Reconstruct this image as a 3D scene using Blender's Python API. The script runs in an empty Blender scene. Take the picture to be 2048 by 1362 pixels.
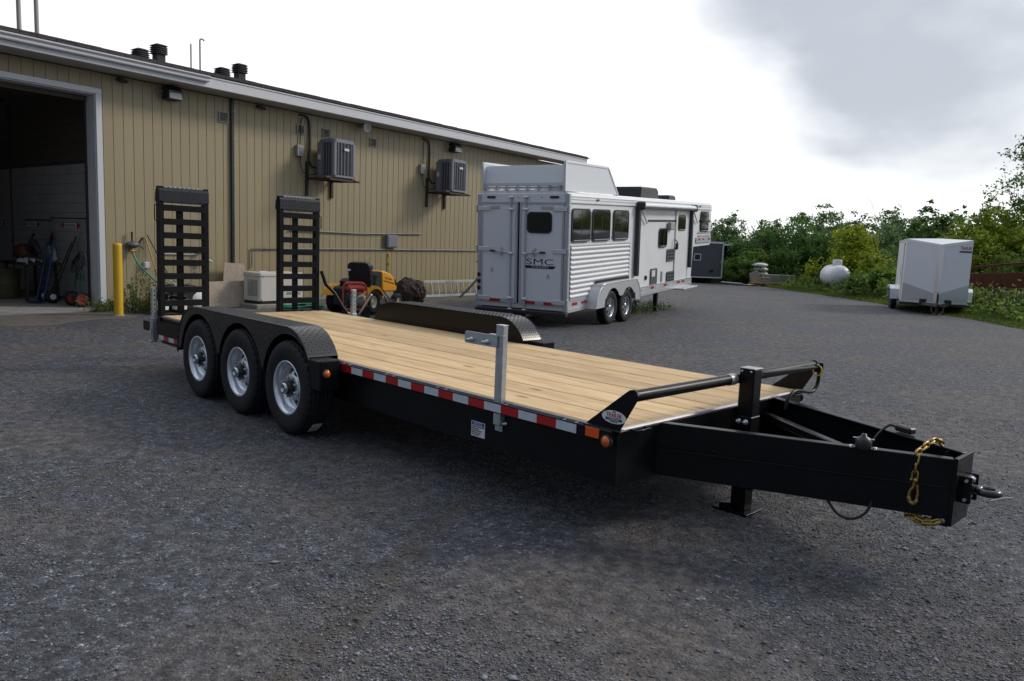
import bpy, bmesh, math, random
import numpy as np
from mathutils import Vector, Matrix, Euler
R = math.radians
SC = bpy.context.scene
COL = SC.collection
random.seed(7)

# ---------------------------------------------------------------- camera
cam_data = bpy.data.cameras.new('camera')
cam = bpy.data.objects.new('camera', cam_data)
COL.objects.link(cam)
_r = Vector((0.6919458, 0.72091121, 0.03870452))
_u = Vector((-0.11385247, 0.05602365, 0.99191681))
_f = Vector((-0.71291558, 0.69075928, -0.12084285))
cam.matrix_world = Matrix(((_r.x, _u.x, -_f.x, 5.13458), (_r.y, _u.y, -_f.y, -4.23483),
                           (_r.z, _u.z, -_f.z, 1.57860), (0, 0, 0, 1)))
cam_data.sensor_width = 36.0
cam_data.lens = 26.817
cam_data.clip_start = 0.05
cam_data.clip_end = 3000
SC.camera = cam

# ---------------------------------------------------------------- world: daylight sky under cloud
SUN_AZ, SUN_EL = 64.0, 33.0
world = bpy.data.worlds.new('World')
SC.world = world
world.use_nodes = True
wn, wl = world.node_tree.nodes, world.node_tree.links
wn.clear()
def W(t, **k):
    n = wn.new(t)
    for a, b in k.items(): setattr(n, a, b)
    return n
def wmath(op, a, b=None, clamp=False):
    n = W('ShaderNodeMath', operation=op, use_clamp=clamp)
    for i, v in enumerate((a, b)):
        if v is None: continue
        if isinstance(v, (int, float)): n.inputs[i].default_value = v
        else: wl.new(v, n.inputs[i])
    return n.outputs[0]
def wsmooth(v, a, b, c=0.0, d=1.0):
    n = W('ShaderNodeMapRange', interpolation_type='SMOOTHSTEP')
    wl.new(v, n.inputs[0])
    for i, x in enumerate((a, b, c, d)): n.inputs[i + 1].default_value = x
    return n.outputs[0]
def wdot(az, el):
    n = W('ShaderNodeVectorMath', operation='DOT_PRODUCT')
    wl.new(tc.outputs['Generated'], n.inputs[0])
    n.inputs[1].default_value = (math.cos(R(az)) * math.cos(R(el)), math.sin(R(az)) * math.cos(R(el)), math.sin(R(el)))
    return n.outputs['Value']
def wmix(f, a, b):
    n = W('ShaderNodeMix', data_type='RGBA')
    if isinstance(f, (int, float)): n.inputs[0].default_value = f
    else: wl.new(f, n.inputs[0])
    for i, v in ((6, a), (7, b)):
        if isinstance(v, tuple): n.inputs[i].default_value = v + (1,)
        else: wl.new(v, n.inputs[i])
    return n.outputs[2]
tc = W('ShaderNodeTexCoord')
sky = W('ShaderNodeTexSky', sky_type='NISHITA', sun_disc=False)
sky.sun_elevation = R(SUN_EL)
sky.sun_rotation = R(90 - SUN_AZ)
mp = W('ShaderNodeMapping')
mp.inputs['Scale'].default_value = (1.0, 1.0, 2.0)
mp.inputs['Location'].default_value = (0.35, 0.1, 0.0)
wl.new(tc.outputs['Generated'], mp.inputs[0])
nz = W('ShaderNodeTexNoise')
nz.inputs['Scale'].default_value = 3.4
nz.inputs['Detail'].default_value = 4.5
nz.inputs['Roughness'].default_value = 0.52
wl.new(mp.outputs[0], nz.inputs['Vector'])
sep = W('ShaderNodeSeparateXYZ')
wl.new(tc.outputs['Generated'], sep.inputs[0])
# thin bright cloud on the sun's side of the sky, duller cloud away from it
bright = wsmooth(wdot(122, 14), -0.75, 0.92, 2.3, 10.5)
veil = W('ShaderNodeVectorMath', operation='SCALE')
tint = wmix(wsmooth(wdot(122, 14), -0.5, 0.8), (0.84, 0.98, 1.22), (0.98, 0.99, 1.01))
wl.new(tint, veil.inputs[0])
wl.new(bright, veil.inputs['Scale'])
# a bank of grey cloud to the right of the sun, its base ragged and a little above the trees
bank = wsmooth(wdot(96, 22), 0.83, 0.965)
m1 = wmath('ADD', wmath('MULTIPLY', bank, 0.62), wmath('MULTIPLY', nz.outputs[0], 1.0))
mask = wsmooth(m1, 0.66, 1.16)
base = wsmooth(wmath('ADD', sep.outputs['Z'], wmath('MULTIPLY', nz.outputs[0], 0.12)), 0.105, 0.20)
mask = wmath('MULTIPLY', mask, base, True)
greys = wmix(wsmooth(nz.outputs[0], 0.40, 0.62), (6.5, 6.8, 7.2), (4.5, 4.85, 5.4))
wispy = wmath('MULTIPLY', wsmooth(nz.outputs[0], 0.5, 0.75), 0.12)
cl = wmix(wispy, veil.outputs[0], (5.6, 6.0, 6.6))
cl = wmix(wmath('MULTIPLY', mask, 0.95), cl, greys)
allsky = wmix(0.93, sky.outputs[0], cl)
bg = W('ShaderNodeBackground')
bg.inputs['Strength'].default_value = 0.12
wl.new(allsky, bg.inputs['Color'])
wo = W('ShaderNodeOutputWorld')
wl.new(bg.outputs[0], wo.inputs['Surface'])

# ---------------------------------------------------------------- sun behind thin cloud
sd = bpy.data.lights.new('sun', 'SUN')
sd.energy = 1.75
sd.angle = R(12)
sd.color = (1.0, 0.93, 0.82)
sun = bpy.data.objects.new('sun', sd)
COL.objects.link(sun)
sdir = Vector((math.cos(R(SUN_AZ)) * math.cos(R(SUN_EL)), math.sin(R(SUN_AZ)) * math.cos(R(SUN_EL)), math.sin(R(SUN_EL))))
sun.rotation_euler = (-sdir).to_track_quat('-Z', 'Y').to_euler()
sun.location = sdir * 60

SC.view_settings.view_transform = 'Standard'
SC.view_settings.look = 'None'
SC.view_settings.exposure = 0.0
SC.view_settings.gamma = 1.0
SC.view_settings.use_curve_mapping = False
SC.render.engine = 'CYCLES'
SC.cycles.use_denoising = True
SC.cycles.max_bounces = 6
SC.cycles.transparent_max_bounces = 6
SC.cycles.caustics_reflective = False
SC.cycles.caustics_refractive = False
SC.cycles.filter_width = 1.5

# ---------------------------------------------------------------- materials
MATS = {}
def pm(name, col, rough=0.5, metal=0.0, var=0.12, scale=6.0, bump=0.0, bscale=80.0, stretch=(1, 1, 1), coat=0.0,
       dirt=None, dscale=1.5, damt=0.4, spec=0.5, island=0.0, objrand=0.0, rvar=0.12):
    """Principled surface: tone noise, optional dirt blotches, fine relief, roughness wear."""
    m = bpy.data.materials.new(name)
    m.use_nodes = True
    nt = m.node_tree
    N, L = nt.nodes, nt.links
    p = N['Principled BSDF']
    t = N.new('ShaderNodeTexCoord')
    mpn = N.new('ShaderNodeMapping')
    mpn.inputs['Scale'].default_value = stretch
    L.new(t.outputs['Object'], mpn.inputs[0])
    n = N.new('ShaderNodeTexNoise')
    n.inputs['Scale'].default_value = scale
    n.inputs['Detail'].default_value = 5
    n.inputs['Roughness'].default_value = 0.6
    L.new(mpn.outputs[0], n.inputs['Vector'])
    mx = N.new('ShaderNodeMix'); mx.data_type = 'RGBA'
    a = tuple(max(0.0, c * (1 - var * 1.6)) for c in col[:3]) + (1,)
    b = tuple(min(1.0, c * (1 + var * 1.6)) for c in col[:3]) + (1,)
    mx.inputs[6].default_value = a
    mx.inputs[7].default_value = b
    L.new(n.outputs[0], mx.inputs[0])
    out = mx.outputs[2]
    if dirt:
        n2 = N.new('ShaderNodeTexNoise')
        n2.inputs['Scale'].default_value = dscale
        n2.inputs['Detail'].default_value = 8
        n2.inputs['Roughness'].default_value = 0.65
        L.new(mpn.outputs[0], n2.inputs['Vector'])
        mr = N.new('ShaderNodeMapRange'); mr.interpolation_type = 'SMOOTHSTEP'
        for i, v in ((1, 0.48), (2, 0.72), (3, 0.0), (4, damt)): mr.inputs[i].default_value = v
        L.new(n2.outputs[0], mr.inputs[0])
        m2 = N.new('ShaderNodeMix'); m2.data_type = 'RGBA'
        L.new(mr.outputs[0], m2.inputs[0]); L.new(out, m2.inputs[6])
        m2.inputs[7].default_value = tuple(dirt) + (1,)
        out = m2.outputs[2]
    if island or objrand:
        if island:
            g = N.new('ShaderNodeNewGeometry'); rnd = g.outputs['Random Per Island']; amt = island
        else:
            g = N.new('ShaderNodeObjectInfo'); rnd = g.outputs['Random']; amt = objrand
        mr = N.new('ShaderNodeMapRange')
        mr.inputs[3].default_value = 1 - amt; mr.inputs[4].default_value = 1 + amt
        L.new(rnd, mr.inputs[0])
        vs = N.new('ShaderNodeVectorMath'); vs.operation = 'SCALE'
        L.new(out, vs.inputs[0]); L.new(mr.outputs[0], vs.inputs['Scale'])
        out = vs.outputs[0]
    L.new(out, p.inputs['Base Color'])
    rr = N.new('ShaderNodeMapRange')
    rr.inputs[3].default_value = max(0.02, rough - rvar); rr.inputs[4].default_value = min(1, rough + rvar)
    L.new(n.outputs[0], rr.inputs[0]); L.new(rr.outputs[0], p.inputs['Roughness'])
    p.inputs['Metallic'].default_value = metal
    p.inputs['Coat Weight'].default_value = coat
    p.inputs['Coat Roughness'].default_value = 0.08
    p.inputs['Specular IOR Level'].default_value = spec
    if bump:
        n3 = N.new('ShaderNodeTexNoise')
        n3.inputs['Scale'].default_value = bscale
        n3.inputs['Detail'].default_value = 4
        L.new(mpn.outputs[0], n3.inputs['Vector'])
        bp = N.new('ShaderNodeBump')
        bp.inputs['Strength'].default_value = bump
        bp.inputs['Distance'].default_value = 0.01
        L.new(n3.outputs[0], bp.inputs['Height']); L.new(bp.outputs[0], p.inputs['Normal'])
    MATS[name] = m
    return m

M = {}
M['black'] = pm('black_paint', (0.0065, 0.007, 0.0085), 0.33, var=0.2, bump=0.05, bscale=30, dirt=(0.018, 0.016, 0.015), dscale=2.0, damt=0.2, spec=0.20)
M['black_gloss'] = pm('black_gloss_paint', (0.006, 0.0065, 0.008), 0.20, var=0.2, bump=0.03, bscale=6, rvar=0.06, spec=0.18)
M['plate'] = pm('black_tread_plate', (0.017, 0.0175, 0.021), 0.27, var=0.2, dirt=(0.04, 0.036, 0.034), dscale=5, damt=0.25, spec=0.5, rvar=0.08)
M['rubber'] = pm('tyre_rubber', (0.011, 0.012, 0.0145), 0.70, var=0.2, bump=0.15, bscale=90, dirt=(0.03, 0.028, 0.027), dscale=6, damt=0.25, spec=0.35)
M['plastic'] = pm('black_plastic', (0.016, 0.017, 0.019), 0.42, var=0.15)
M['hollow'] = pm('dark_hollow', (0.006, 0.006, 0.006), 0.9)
M['silver'] = pm('silver_wheel', (0.78, 0.82, 0.87), 0.24, 0.6, var=0.04, scale=6, rvar=0.05)
M['galv'] = pm('galvanised_steel', (0.46, 0.49, 0.51), 0.42, 0.65, var=0.14, scale=24, dirt=(0.33, 0.35, 0.37), dscale=14, damt=0.5)
M['bolt'] = pm('zinc_bolt', (0.55, 0.58, 0.6), 0.3, 0.8)
M['chrome'] = pm('chrome_hub', (0.60, 0.63, 0.66), 0.16, 0.9, var=0.05)
M['edge'] = pm('sky_sheen_grey', (0.34, 0.32, 0.33), 0.35, 0.4, var=0.25, scale=14)  # pale grey carries the sky's reflection on the deck edges; small fittings share it
M['red_tape'] = pm('red_reflector', (0.42, 0.012, 0.012), 0.3, var=0.1, scale=60)
M['white_tape'] = pm('white_reflector', (0.56, 0.61, 0.66), 0.3, var=0.12, scale=40, stretch=(1, 1, .3))
M['orange_ref'] = pm('orange_reflector', (0.80, 0.09, 0.008), 0.28, var=0.06)
M['amber'] = pm('amber_lens', (0.62, 0.13, 0.008), 0.15, var=0.15, coat=0.6)
M['decal'] = pm('white_decal', (0.72, 0.74, 0.76), 0.35, var=0.03)
M['decal_red'] = pm('red_print', (0.5, 0.02, 0.025), 0.4, var=0.05)
M['decal_blue'] = pm('blue_print', (0.02, 0.06, 0.28), 0.4, var=0.05)
M['decal_navy'] = pm('navy_print', (0.012, 0.02, 0.06), 0.4, var=0.05)
M['decal_black'] = pm('black_print', (0.012, 0.014, 0.018), 0.4, var=0.05)
M['gold'] = pm('yellow_zinc_chain', (0.36, 0.245, 0.085), 0.34, 0.8, var=0.25, scale=40)
M['yellow'] = pm('yellow_plastic', (0.72, 0.50, 0.03), 0.4)
M['white'] = pm('white_enamel', (0.86, 0.87, 0.88), 0.22, var=0.02, scale=2, dirt=(0.70, 0.69, 0.67), dscale=1.2, damt=0.25, rvar=0.08)
M['rear_white'] = pm('white_door_skin', (0.78, 0.80, 0.83), 0.34, var=0.03, scale=2, dirt=(0.66, 0.66, 0.66), dscale=2, damt=0.25)
M['alum'] = pm('bright_aluminium', (0.74, 0.75, 0.77), 0.32, 0.55, var=0.025, scale=2, rvar=0.03)
M['alum_dull'] = pm('dull_aluminium', (0.50, 0.525, 0.56), 0.42, 0.5, var=0.04, scale=3, rvar=0.04)
M['rib'] = pm('ribbed_aluminium', (0.66, 0.675, 0.70), 0.5, 0.12, var=0.03, scale=2, rvar=0.03)
M['enamel'] = pm('black_enamel', (0.012, 0.013, 0.016), 0.22, var=0.2, spec=0.6, rvar=0.05)
M['glass'] = pm('dark_tinted_glass', (0.006, 0.008, 0.007), 0.05, var=0.1, rvar=0.02, spec=0.6)
M['galvwhite'] = pm('white_trim_metal', (0.62, 0.63, 0.65), 0.4, var=0.05, scale=3, dirt=(0.5, 0.5, 0.48), dscale=3, damt=0.3)
M['soffit'] = pm('soffit_metal', (0.42, 0.41, 0.38), 0.5, var=0.05, scale=3)
M['shingle'] = pm('dark_shingle', (0.055, 0.045, 0.05), 0.85, var=0.35, scale=25, bump=0.3, bscale=60)
M['vent_grey'] = pm('grey_vent_paint', (0.36, 0.35, 0.32), 0.5, var=0.1)
M['acgrey'] = pm('grey_condenser_paint', (0.20, 0.215, 0.245), 0.42, var=0.06)
M['acdark'] = pm('condenser_coil', (0.045, 0.05, 0.065), 0.5, var=0.2, scale=30)
M['steel_brown'] = pm('dark_rusty_steel', (0.028, 0.020, 0.017), 0.6, var=0.3)
M['timber'] = pm('weathered_timber', (0.16, 0.10, 0.065), 0.8, var=0.25, scale=12, stretch=(1, 8, 8))
M['concrete'] = pm('grey_concrete', (0.27, 0.255, 0.235), 0.85, var=0.18, scale=8, bump=0.2, bscale=60, dirt=(0.12, 0.105, 0.085), dscale=2.2, damt=0.6)
M['bollard'] = pm('bollard_yellow', (0.66, 0.40, 0.015), 0.45, var=0.08, dirt=(0.25, 0.18, 0.05), dscale=3, damt=0.35)
M['beige'] = pm('beige_enclosure', (0.66, 0.635, 0.57), 0.42, var=0.04)
M['cub'] = pm('yellow_tractor_paint', (0.74, 0.33, 0.015), 0.3, var=0.06, coat=0.3)
M['cream'] = pm('cream_wheel', (0.62, 0.56, 0.40), 0.4, var=0.06)
M['redpaint'] = pm('red_frame_paint', (0.48, 0.055, 0.03), 0.38, var=0.08)
M['engine'] = pm('engine_black', (0.03, 0.03, 0.032), 0.55, var=0.4, scale=18)
M['engine_al'] = pm('engine_alloy', (0.42, 0.40, 0.36), 0.4, 0.6, var=0.2, scale=25)
M['bark'] = pm('dark_bark', (0.045, 0.033, 0.026), 0.95, var=0.5, scale=9, bump=0.9, bscale=14, stretch=(1, 1, 0.5), dirt=(0.14, 0.11, 0.09), dscale=7, damt=0.35)
M['hose'] = pm('green_hose', (0.03, 0.28, 0.15), 0.4, var=0.1)
M['pipegrey'] = pm('grey_conduit', (0.20, 0.23, 0.24), 0.5, var=0.12)
M['ladder'] = pm('ladder_aluminium', (0.50, 0.56, 0.57), 0.4, 0.4, var=0.1)
M['woodtan'] = pm('wood_handle', (0.48, 0.27, 0.10), 0.6, var=0.15, scale=20, stretch=(1, 1, .2))
M['osb'] = None
M['darkgreen'] = pm('dark_green_paint', (0.012, 0.07, 0.04), 0.5, var=0.15)
M['darkred'] = pm('faded_red_paint', (0.26, 0.035, 0.022), 0.55, var=0.15)
M['blue'] = pm('blue_paint', (0.012, 0.038, 0.12), 0.45, var=0.1)
M['rust'] = pm('rusty_steel', (0.12, 0.035, 0.018), 0.85, var=0.35, scale=5, dirt=(0.05, 0.02, 0.013), dscale=4, damt=0.6)
M['charcoal'] = pm('charcoal_skin', (0.085, 0.092, 0.10), 0.42, var=0.06)
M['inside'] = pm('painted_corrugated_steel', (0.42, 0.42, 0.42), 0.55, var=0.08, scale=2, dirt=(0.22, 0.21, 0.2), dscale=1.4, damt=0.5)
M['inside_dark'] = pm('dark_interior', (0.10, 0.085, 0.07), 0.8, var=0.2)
M['drum'] = pm('olive_drum', (0.075, 0.07, 0.03), 0.6, var=0.15)
M['cloth'] = pm('white_rag', (0.62, 0.62, 0.64), 0.9, var=0.1)
M['bag'] = pm('plastic_bag', (0.58, 0.56, 0.58), 0.45, var=0.25, scale=9)
M['tank'] = pm('white_tank_paint', (0.72, 0.73, 0.75), 0.4, var=0.05, dirt=(0.32, 0.32, 0.30), dscale=7, damt=0.55)

def osb():
    m = pm('strand_board', (0.40, 0.33, 0.26), 0.85, var=0.1, scale=3, dirt=(0.26, 0.20, 0.15), dscale=2, damt=0.4)
    N, L = m.node_tree.nodes, m.node_tree.links
    t = N.new('ShaderNodeTexCoord'); v = N.new('ShaderNodeTexVoronoi'); v.inputs['Scale'].default_value = 26
    L.new(t.outputs['Object'], v.inputs['Vector'])
    p = N['Principled BSDF']; src = p.inputs['Base Color'].links[0].from_socket
    mx = N.new('ShaderNodeMix'); mx.data_type = 'RGBA'; mx.blend_type = 'MULTIPLY'; mx.inputs[0].default_value = 0.5
    bw = N.new('ShaderNodeMix'); bw.data_type = 'RGBA'
    bw.inputs[6].default_value = (0.55, 0.5, 0.45, 1); bw.inputs[7].default_value = (1, 1, 1, 1)
    s = N.new('ShaderNodeSeparateColor'); L.new(v.outputs['Color'], s.inputs[0]); L.new(s.outputs[0], bw.inputs[0])
    L.new(src, mx.inputs[6]); L.new(bw.outputs[2], mx.inputs[7]); L.new(mx.outputs[2], p.inputs['Base Color'])
    return m
M['osb'] = osb()

def siding():
    """tan steel siding: the fine ribs of a panel are relief, the panels themselves are separate"""
    m = pm('tan_siding', (0.338, 0.278, 0.164), 0.46, var=0.05, scale=1.3, stretch=(1, 1, 0.25), objrand=0.035,
           dirt=(0.270, 0.215, 0.128), dscale=0.8, damt=0.35)
    N, L = m.node_tree.nodes, m.node_tree.links
    t = N.new('ShaderNodeTexCoord'); w = N.new('ShaderNodeTexWave'); w.wave_type = 'BANDS'; w.bands_direction = 'X'
    w.inputs['Scale'].default_value = 9.0; w.inputs['Distortion'].default_value = 0.0
    L.new(t.outputs['Object'], w.inputs['Vector'])
    b = N.new('ShaderNodeBump'); b.inputs['Strength'].default_value = 0.35; b.inputs['Distance'].default_value = 0.003
    L.new(w.outputs['Fac'], b.inputs['Height']); L.new(b.outputs[0], N['Principled BSDF'].inputs['Normal'])
    return m
M['siding'] = siding()

def pine():
    m = bpy.data.materials.new('pine_plank'); m.use_nodes = True
    N, L = m.node_tree.nodes, m.node_tree.links
    p = N['Principled BSDF']
    t = N.new('ShaderNodeTexCoord'); oi = N.new('ShaderNodeObjectInfo')
    off = N.new('ShaderNodeVectorMath'); off.operation = 'SCALE'; off.inputs[0].default_value = (37, 19, 5)
    L.new(oi.outputs['Random'], off.inputs['Scale'])
    ad = N.new('ShaderNodeVectorMath'); ad.operation = 'ADD'
    L.new(t.outputs['Object'], ad.inputs[0]); L.new(off.outputs[0], ad.inputs[1])
    def mapped(s):
        q = N.new('ShaderNodeMapping'); q.inputs['Scale'].default_value = s; L.new(ad.outputs[0], q.inputs[0]); return q.outputs[0]
    def noise(vec, sc, det, dist=0.0):
        q = N.new('ShaderNodeTexNoise'); q.inputs['Scale'].default_value = sc; q.inputs['Detail'].default_value = det
        q.inputs['Distortion'].default_value = dist; L.new(vec, q.inputs['Vector']); return q.outputs[0]
    def ramp(v, a, b):
        q = N.new('ShaderNodeMapRange'); q.interpolation_type = 'SMOOTHSTEP'; q.inputs[1].default_value = a; q.inputs[2].default_value = b
        L.new(v, q.inputs[0]); return q.outputs[0]
    def mix(f, a, b, mode='MIX'):
        q = N.new('ShaderNodeMix'); q.data_type = 'RGBA'; q.blend_type = mode
        if isinstance(f, float): q.inputs[0].default_value = f
        else: L.new(f, q.inputs[0])
        for i, v in ((6, a), (7, b)):
            if isinstance(v, tuple): q.inputs[i].default_value = v + (1,)
            else: L.new(v, q.inputs[i])
        return q.outputs[2]
    grain = noise(mapped((0.45, 5.5, 5.5)), 5.0, 6, 1.6)
    broad = noise(mapped((0.35, 2.2, 2.2)), 3.0, 4, 1.5)
    c = mix(ramp(broad, 0.3, 0.7), (0.55, 0.355, 0.165), (0.71, 0.505, 0.270))
    c = mix(ramp(grain, 0.50, 0.74), c, (0.50, 0.345, 0.195))
    vo = N.new('ShaderNodeTexVoronoi'); vo.inputs['Scale'].default_value = 1.0
    L.new(mapped((1.5, 4.2, 4.2)), vo.inputs['Vector'])
    knot = N.new('ShaderNodeMapRange'); knot.interpolation_type = 'SMOOTHSTEP'
    for i, v in ((1, 0.035), (2, 0.135), (3, 0.95), (4, 0.0)): knot.inputs[i].default_value = v
    L.new(vo.outputs['Distance'], knot.inputs[0])
    c = mix(knot.outputs[0], c, (0.22, 0.115, 0.045))
    streak = noise(mapped((0.9, 14, 14)), 2.0, 3, 2.5)
    c = mix(ramp(streak, 0.64, 0.73), c, (0.38, 0.22, 0.09))
    br = N.new('ShaderNodeMapRange'); br.inputs[3].default_value = 0.80; br.inputs[4].default_value = 1.08
    L.new(oi.outputs['Random'], br.inputs[0])
    vs = N.new('ShaderNodeVectorMath'); vs.operation = 'SCALE'; L.new(c, vs.inputs[0]); L.new(br.outputs[0], vs.inputs['Scale'])
    L.new(vs.outputs[0], p.inputs['Base Color'])
    p.inputs['Roughness'].default_value = 0.62
    p.inputs['Specular IOR Level'].default_value = 0.35
    b = N.new('ShaderNodeBump'); b.inputs['Strength'].default_value = 0.25; b.inputs['Distance'].default_value = 0.004
    L.new(grain, b.inputs['Height']); L.new(b.outputs[0], p.inputs['Normal'])
    return m
M['pine'] = pine()

def gravel_mat():
    m = bpy.data.materials.new('gravel_yard'); m.use_nodes = True
    N, L = m.node_tree.nodes, m.node_tree.links
    p = N['Principled BSDF']
    t = N.new('ShaderNodeTexCoord')
    def vec(s=(1, 1, 1), rot=0.0):
        q = N.new('ShaderNodeMapping'); q.inputs['Scale'].default_value = s; q.inputs['Rotation'].default_value = (0, 0, rot)
        L.new(t.outputs['Object'], q.inputs[0]); return q.outputs[0]
    def noise(v, sc, det=4, ro=0.6, dist=0.0):
        q = N.new('ShaderNodeTexNoise'); q.inputs['Scale'].default_value = sc; q.inputs['Detail'].default_value = det
        q.inputs['Roughness'].default_value = ro; q.inputs['Distortion'].default_value = dist; L.new(v, q.inputs['Vector']); return q.outputs[0]
    def ramp(v, a, b, c=0.0, d=1.0):
        q = N.new('ShaderNodeMapRange'); q.interpolation_type = 'SMOOTHSTEP'
        for i, x in enumerate((a, b, c, d)): q.inputs[i + 1].default_value = x
        L.new(v, q.inputs[0]); return q.outputs[0]
    def mix(f, a, b, mode='MIX'):
        q = N.new('ShaderNodeMix'); q.data_type = 'RGBA'; q.blend_type = mode
        if isinstance(f, float): q.inputs[0].default_value = f
        else: L.new(f, q.inputs[0])
        for i, v in ((6, a), (7, b)):
            if isinstance(v, tuple): q.inputs[i].default_value = v + (1,)
            else: L.new(v, q.inputs[i])
        return q.outputs[2]
    o = vec()
    def cells(sc):
        q = N.new('ShaderNodeTexVoronoi'); q.inputs['Scale'].default_value = sc; L.new(o, q.inputs['Vector'])
        s = N.new('ShaderNodeSeparateColor'); L.new(q.outputs['Color'], s.inputs[0]); return q.outputs['Distance'], s.outputs[0], s.outputs[1]
    d0, a0, b0 = cells(19.0)
    d1, a1, b1 = cells(62.0)
    d2, a2, b2 = cells(165.0)
    patch = noise(vec((1, 1, 1)), 0.55, 6, 0.62, 0.6)
    patch2 = noise(vec((0.5, 1.6, 1), 0.55), 0.8, 5, 0.6, 0.8)
    fine = noise(o, 240.0, 3)
    stone = mix(a1, (0.018, 0.020, 0.026), (0.132, 0.144, 0.176))
    stone = mix(ramp(b1, 0.86, 0.93), stone, (0.33, 0.34, 0.37))
    grit = mix(a2, (0.022, 0.022, 0.023), (0.105, 0.100, 0.098))
    c = mix(ramp(b2, 0.42, 0.58), grit, stone)
    sand = mix(fine, (0.070, 0.058, 0.050), (0.180, 0.150, 0.130))
    c = mix(ramp(patch, 0.45, 0.60, 0.0, 0.80), c, sand)
    c = mix(ramp(patch2, 0.54, 0.70, 0.0, 0.45), c, mix(fine, (0.055, 0.045, 0.034), (0.105, 0.085, 0.064)))
    damp = noise(vec((1, 1, 1)), 0.33, 4, 0.5)
    c = mix(ramp(damp, 0.58, 0.72, 0.0, 0.4), c, (0.042, 0.042, 0.043))
    mid = noise(vec((1.0, 1.0, 1)), 5.5, 5, 0.7)
    mid2 = noise(vec((2.2, 0.9, 1), 0.9), 1.7, 6, 0.68, 0.5)
    c = mix(ramp(mid, 0.38, 0.62, 0.55, 0.0), c, mix(fine, (0.022, 0.024, 0.029), (0.070, 0.073, 0.080)))
    c = mix(ramp(mid2, 0.54, 0.70, 0.0, 0.4), c, mix(a1, (0.060, 0.064, 0.076), (0.175, 0.184, 0.210)))
    c = mix(ramp(b0, 0.62, 0.80, 0.0, 0.22), c, mix(a0, (0.016, 0.018, 0.023), (0.165, 0.178, 0.210)))
    # wheel ruts pressed into the yard: brown fines along two bent tracks
    sx = N.new('ShaderNodeSeparateXYZ'); L.new(t.outputs['Object'], sx.inputs[0])
    def mth(op, a, b):
        q = N.new('ShaderNodeMath'); q.operation = op
        for i, v in enumerate((a, b)):
            if isinstance(v, (int, float)): q.inputs[i].default_value = v
            else: L.new(v, q.inputs[i])
        return q.outputs[0]
    wob = mth('MULTIPLY', mth('SUBTRACT', noise(o, 0.7, 3), 0.5), 0.7)
    for (bx, by, br_, bm_) in ((1.25, -1.75, .55, .6), (3.1, -2.15, .95, .6), (3.75, -1.75, .7, .55), (2.55, -3.05, .6, .5), (4.4, -.6, .8, .45), (-1.5, -2.9, .8, .45), (3.4, 3.4, 1.2, .4)):
        dx = mth('SUBTRACT', sx.outputs[0], bx); dy = mth('SUBTRACT', sx.outputs[1], by)
        dd = mth('DIVIDE', mth('SQRT', mth('ADD', mth('MULTIPLY', dx, dx), mth('MULTIPLY', dy, dy)), 0), br_)
        kk = ramp(mth('ADD', dd, mth('MULTIPLY', mth('SUBTRACT', patch, 0.5), 1.6)), 0.35, 1.0, bm_, 0.0)
        kk = mth('MULTIPLY', kk, ramp(mid, 0.36, 0.56, 0.45, 1.0))
        c = mix(kk, c, sand)
    # track line through (3.9,-2.6) towards (1.9,-1.25)
    for (px, py, ux, uy, wd, am) in ((2.1, -1.9, 0.499, -0.867, 0.17, 0.8), (-0.3, -2.5, -0.394, 0.919, 0.13, 0.7), (-1.7, 6.3, 0.255, 0.967, 0.14, 0.6), (-6.2, -1.1, 0.163, 0.987, 0.5, 0.6)):
        dist = mth('ADD', mth('MULTIPLY', mth('SUBTRACT', sx.outputs[0], px), -uy), mth('MULTIPLY', mth('SUBTRACT', sx.outputs[1], py), ux))
        dist = mth('ABSOLUTE', mth('ADD', dist, wob), 0)
        k = ramp(dist, 0.0, wd, am, 0.0)
        k = mth('MULTIPLY', k, ramp(noise(o, 3.0, 4), 0.35, 0.6))
        c = mix(k, c, mix(fine, (0.045, 0.036, 0.024), (0.105, 0.083, 0.056)))
    spk = noise(o, 11.0, 7, 0.86)
    sc = N.new('ShaderNodeVectorMath'); sc.operation = 'SCALE'; L.new(c, sc.inputs[0]); L.new(ramp(spk, 0.34, 0.66, 0.36, 1.50), sc.inputs['Scale']); tv = N.new('ShaderNodeVectorMath'); tv.operation = 'MULTIPLY'; tv.inputs[1].default_value = (0.98, 1.0, 1.06); L.new(sc.outputs[0], tv.inputs[0]); c = tv.outputs[0]
    L.new(c, p.inputs['Base Color'])
    p.inputs['Roughness'].default_value = 0.75
    p.inputs['Specular IOR Level'].default_value = 0.4
    h = mth('ADD', mth('MULTIPLY', d1, -0.9), mth('MULTIPLY', d2, -0.5))
    h = mth('ADD', h, mth('MULTIPLY', noise(o, 9.0, 5), 0.8))
    b = N.new('ShaderNodeBump'); b.inputs['Strength'].default_value = 0.8; b.inputs['Distance'].default_value = 0.014
    L.new(h, b.inputs['Height']); L.new(b.outputs[0], p.inputs['Normal'])
    return m
M['gravel'] = gravel_mat()
M['dirt'] = pm('trodden_dirt', (0.100, 0.090, 0.080), 0.9, var=0.4, scale=22, bump=0.6, bscale=45, dirt=(0.055, 0.042, 0.030), dscale=2.2, damt=0.7)
M['pebble'] = pm('loose_stone', (0.135, 0.143, 0.166), 0.8, var=0.2, island=0.75, scale=2.0)
M['soil'] = pm('verge_soil', (0.045, 0.05, 0.022), 0.95, var=0.4, scale=3, bump=0.4, bscale=20, dirt=(0.06, 0.05, 0.03), dscale=1, damt=0.6)

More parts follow.
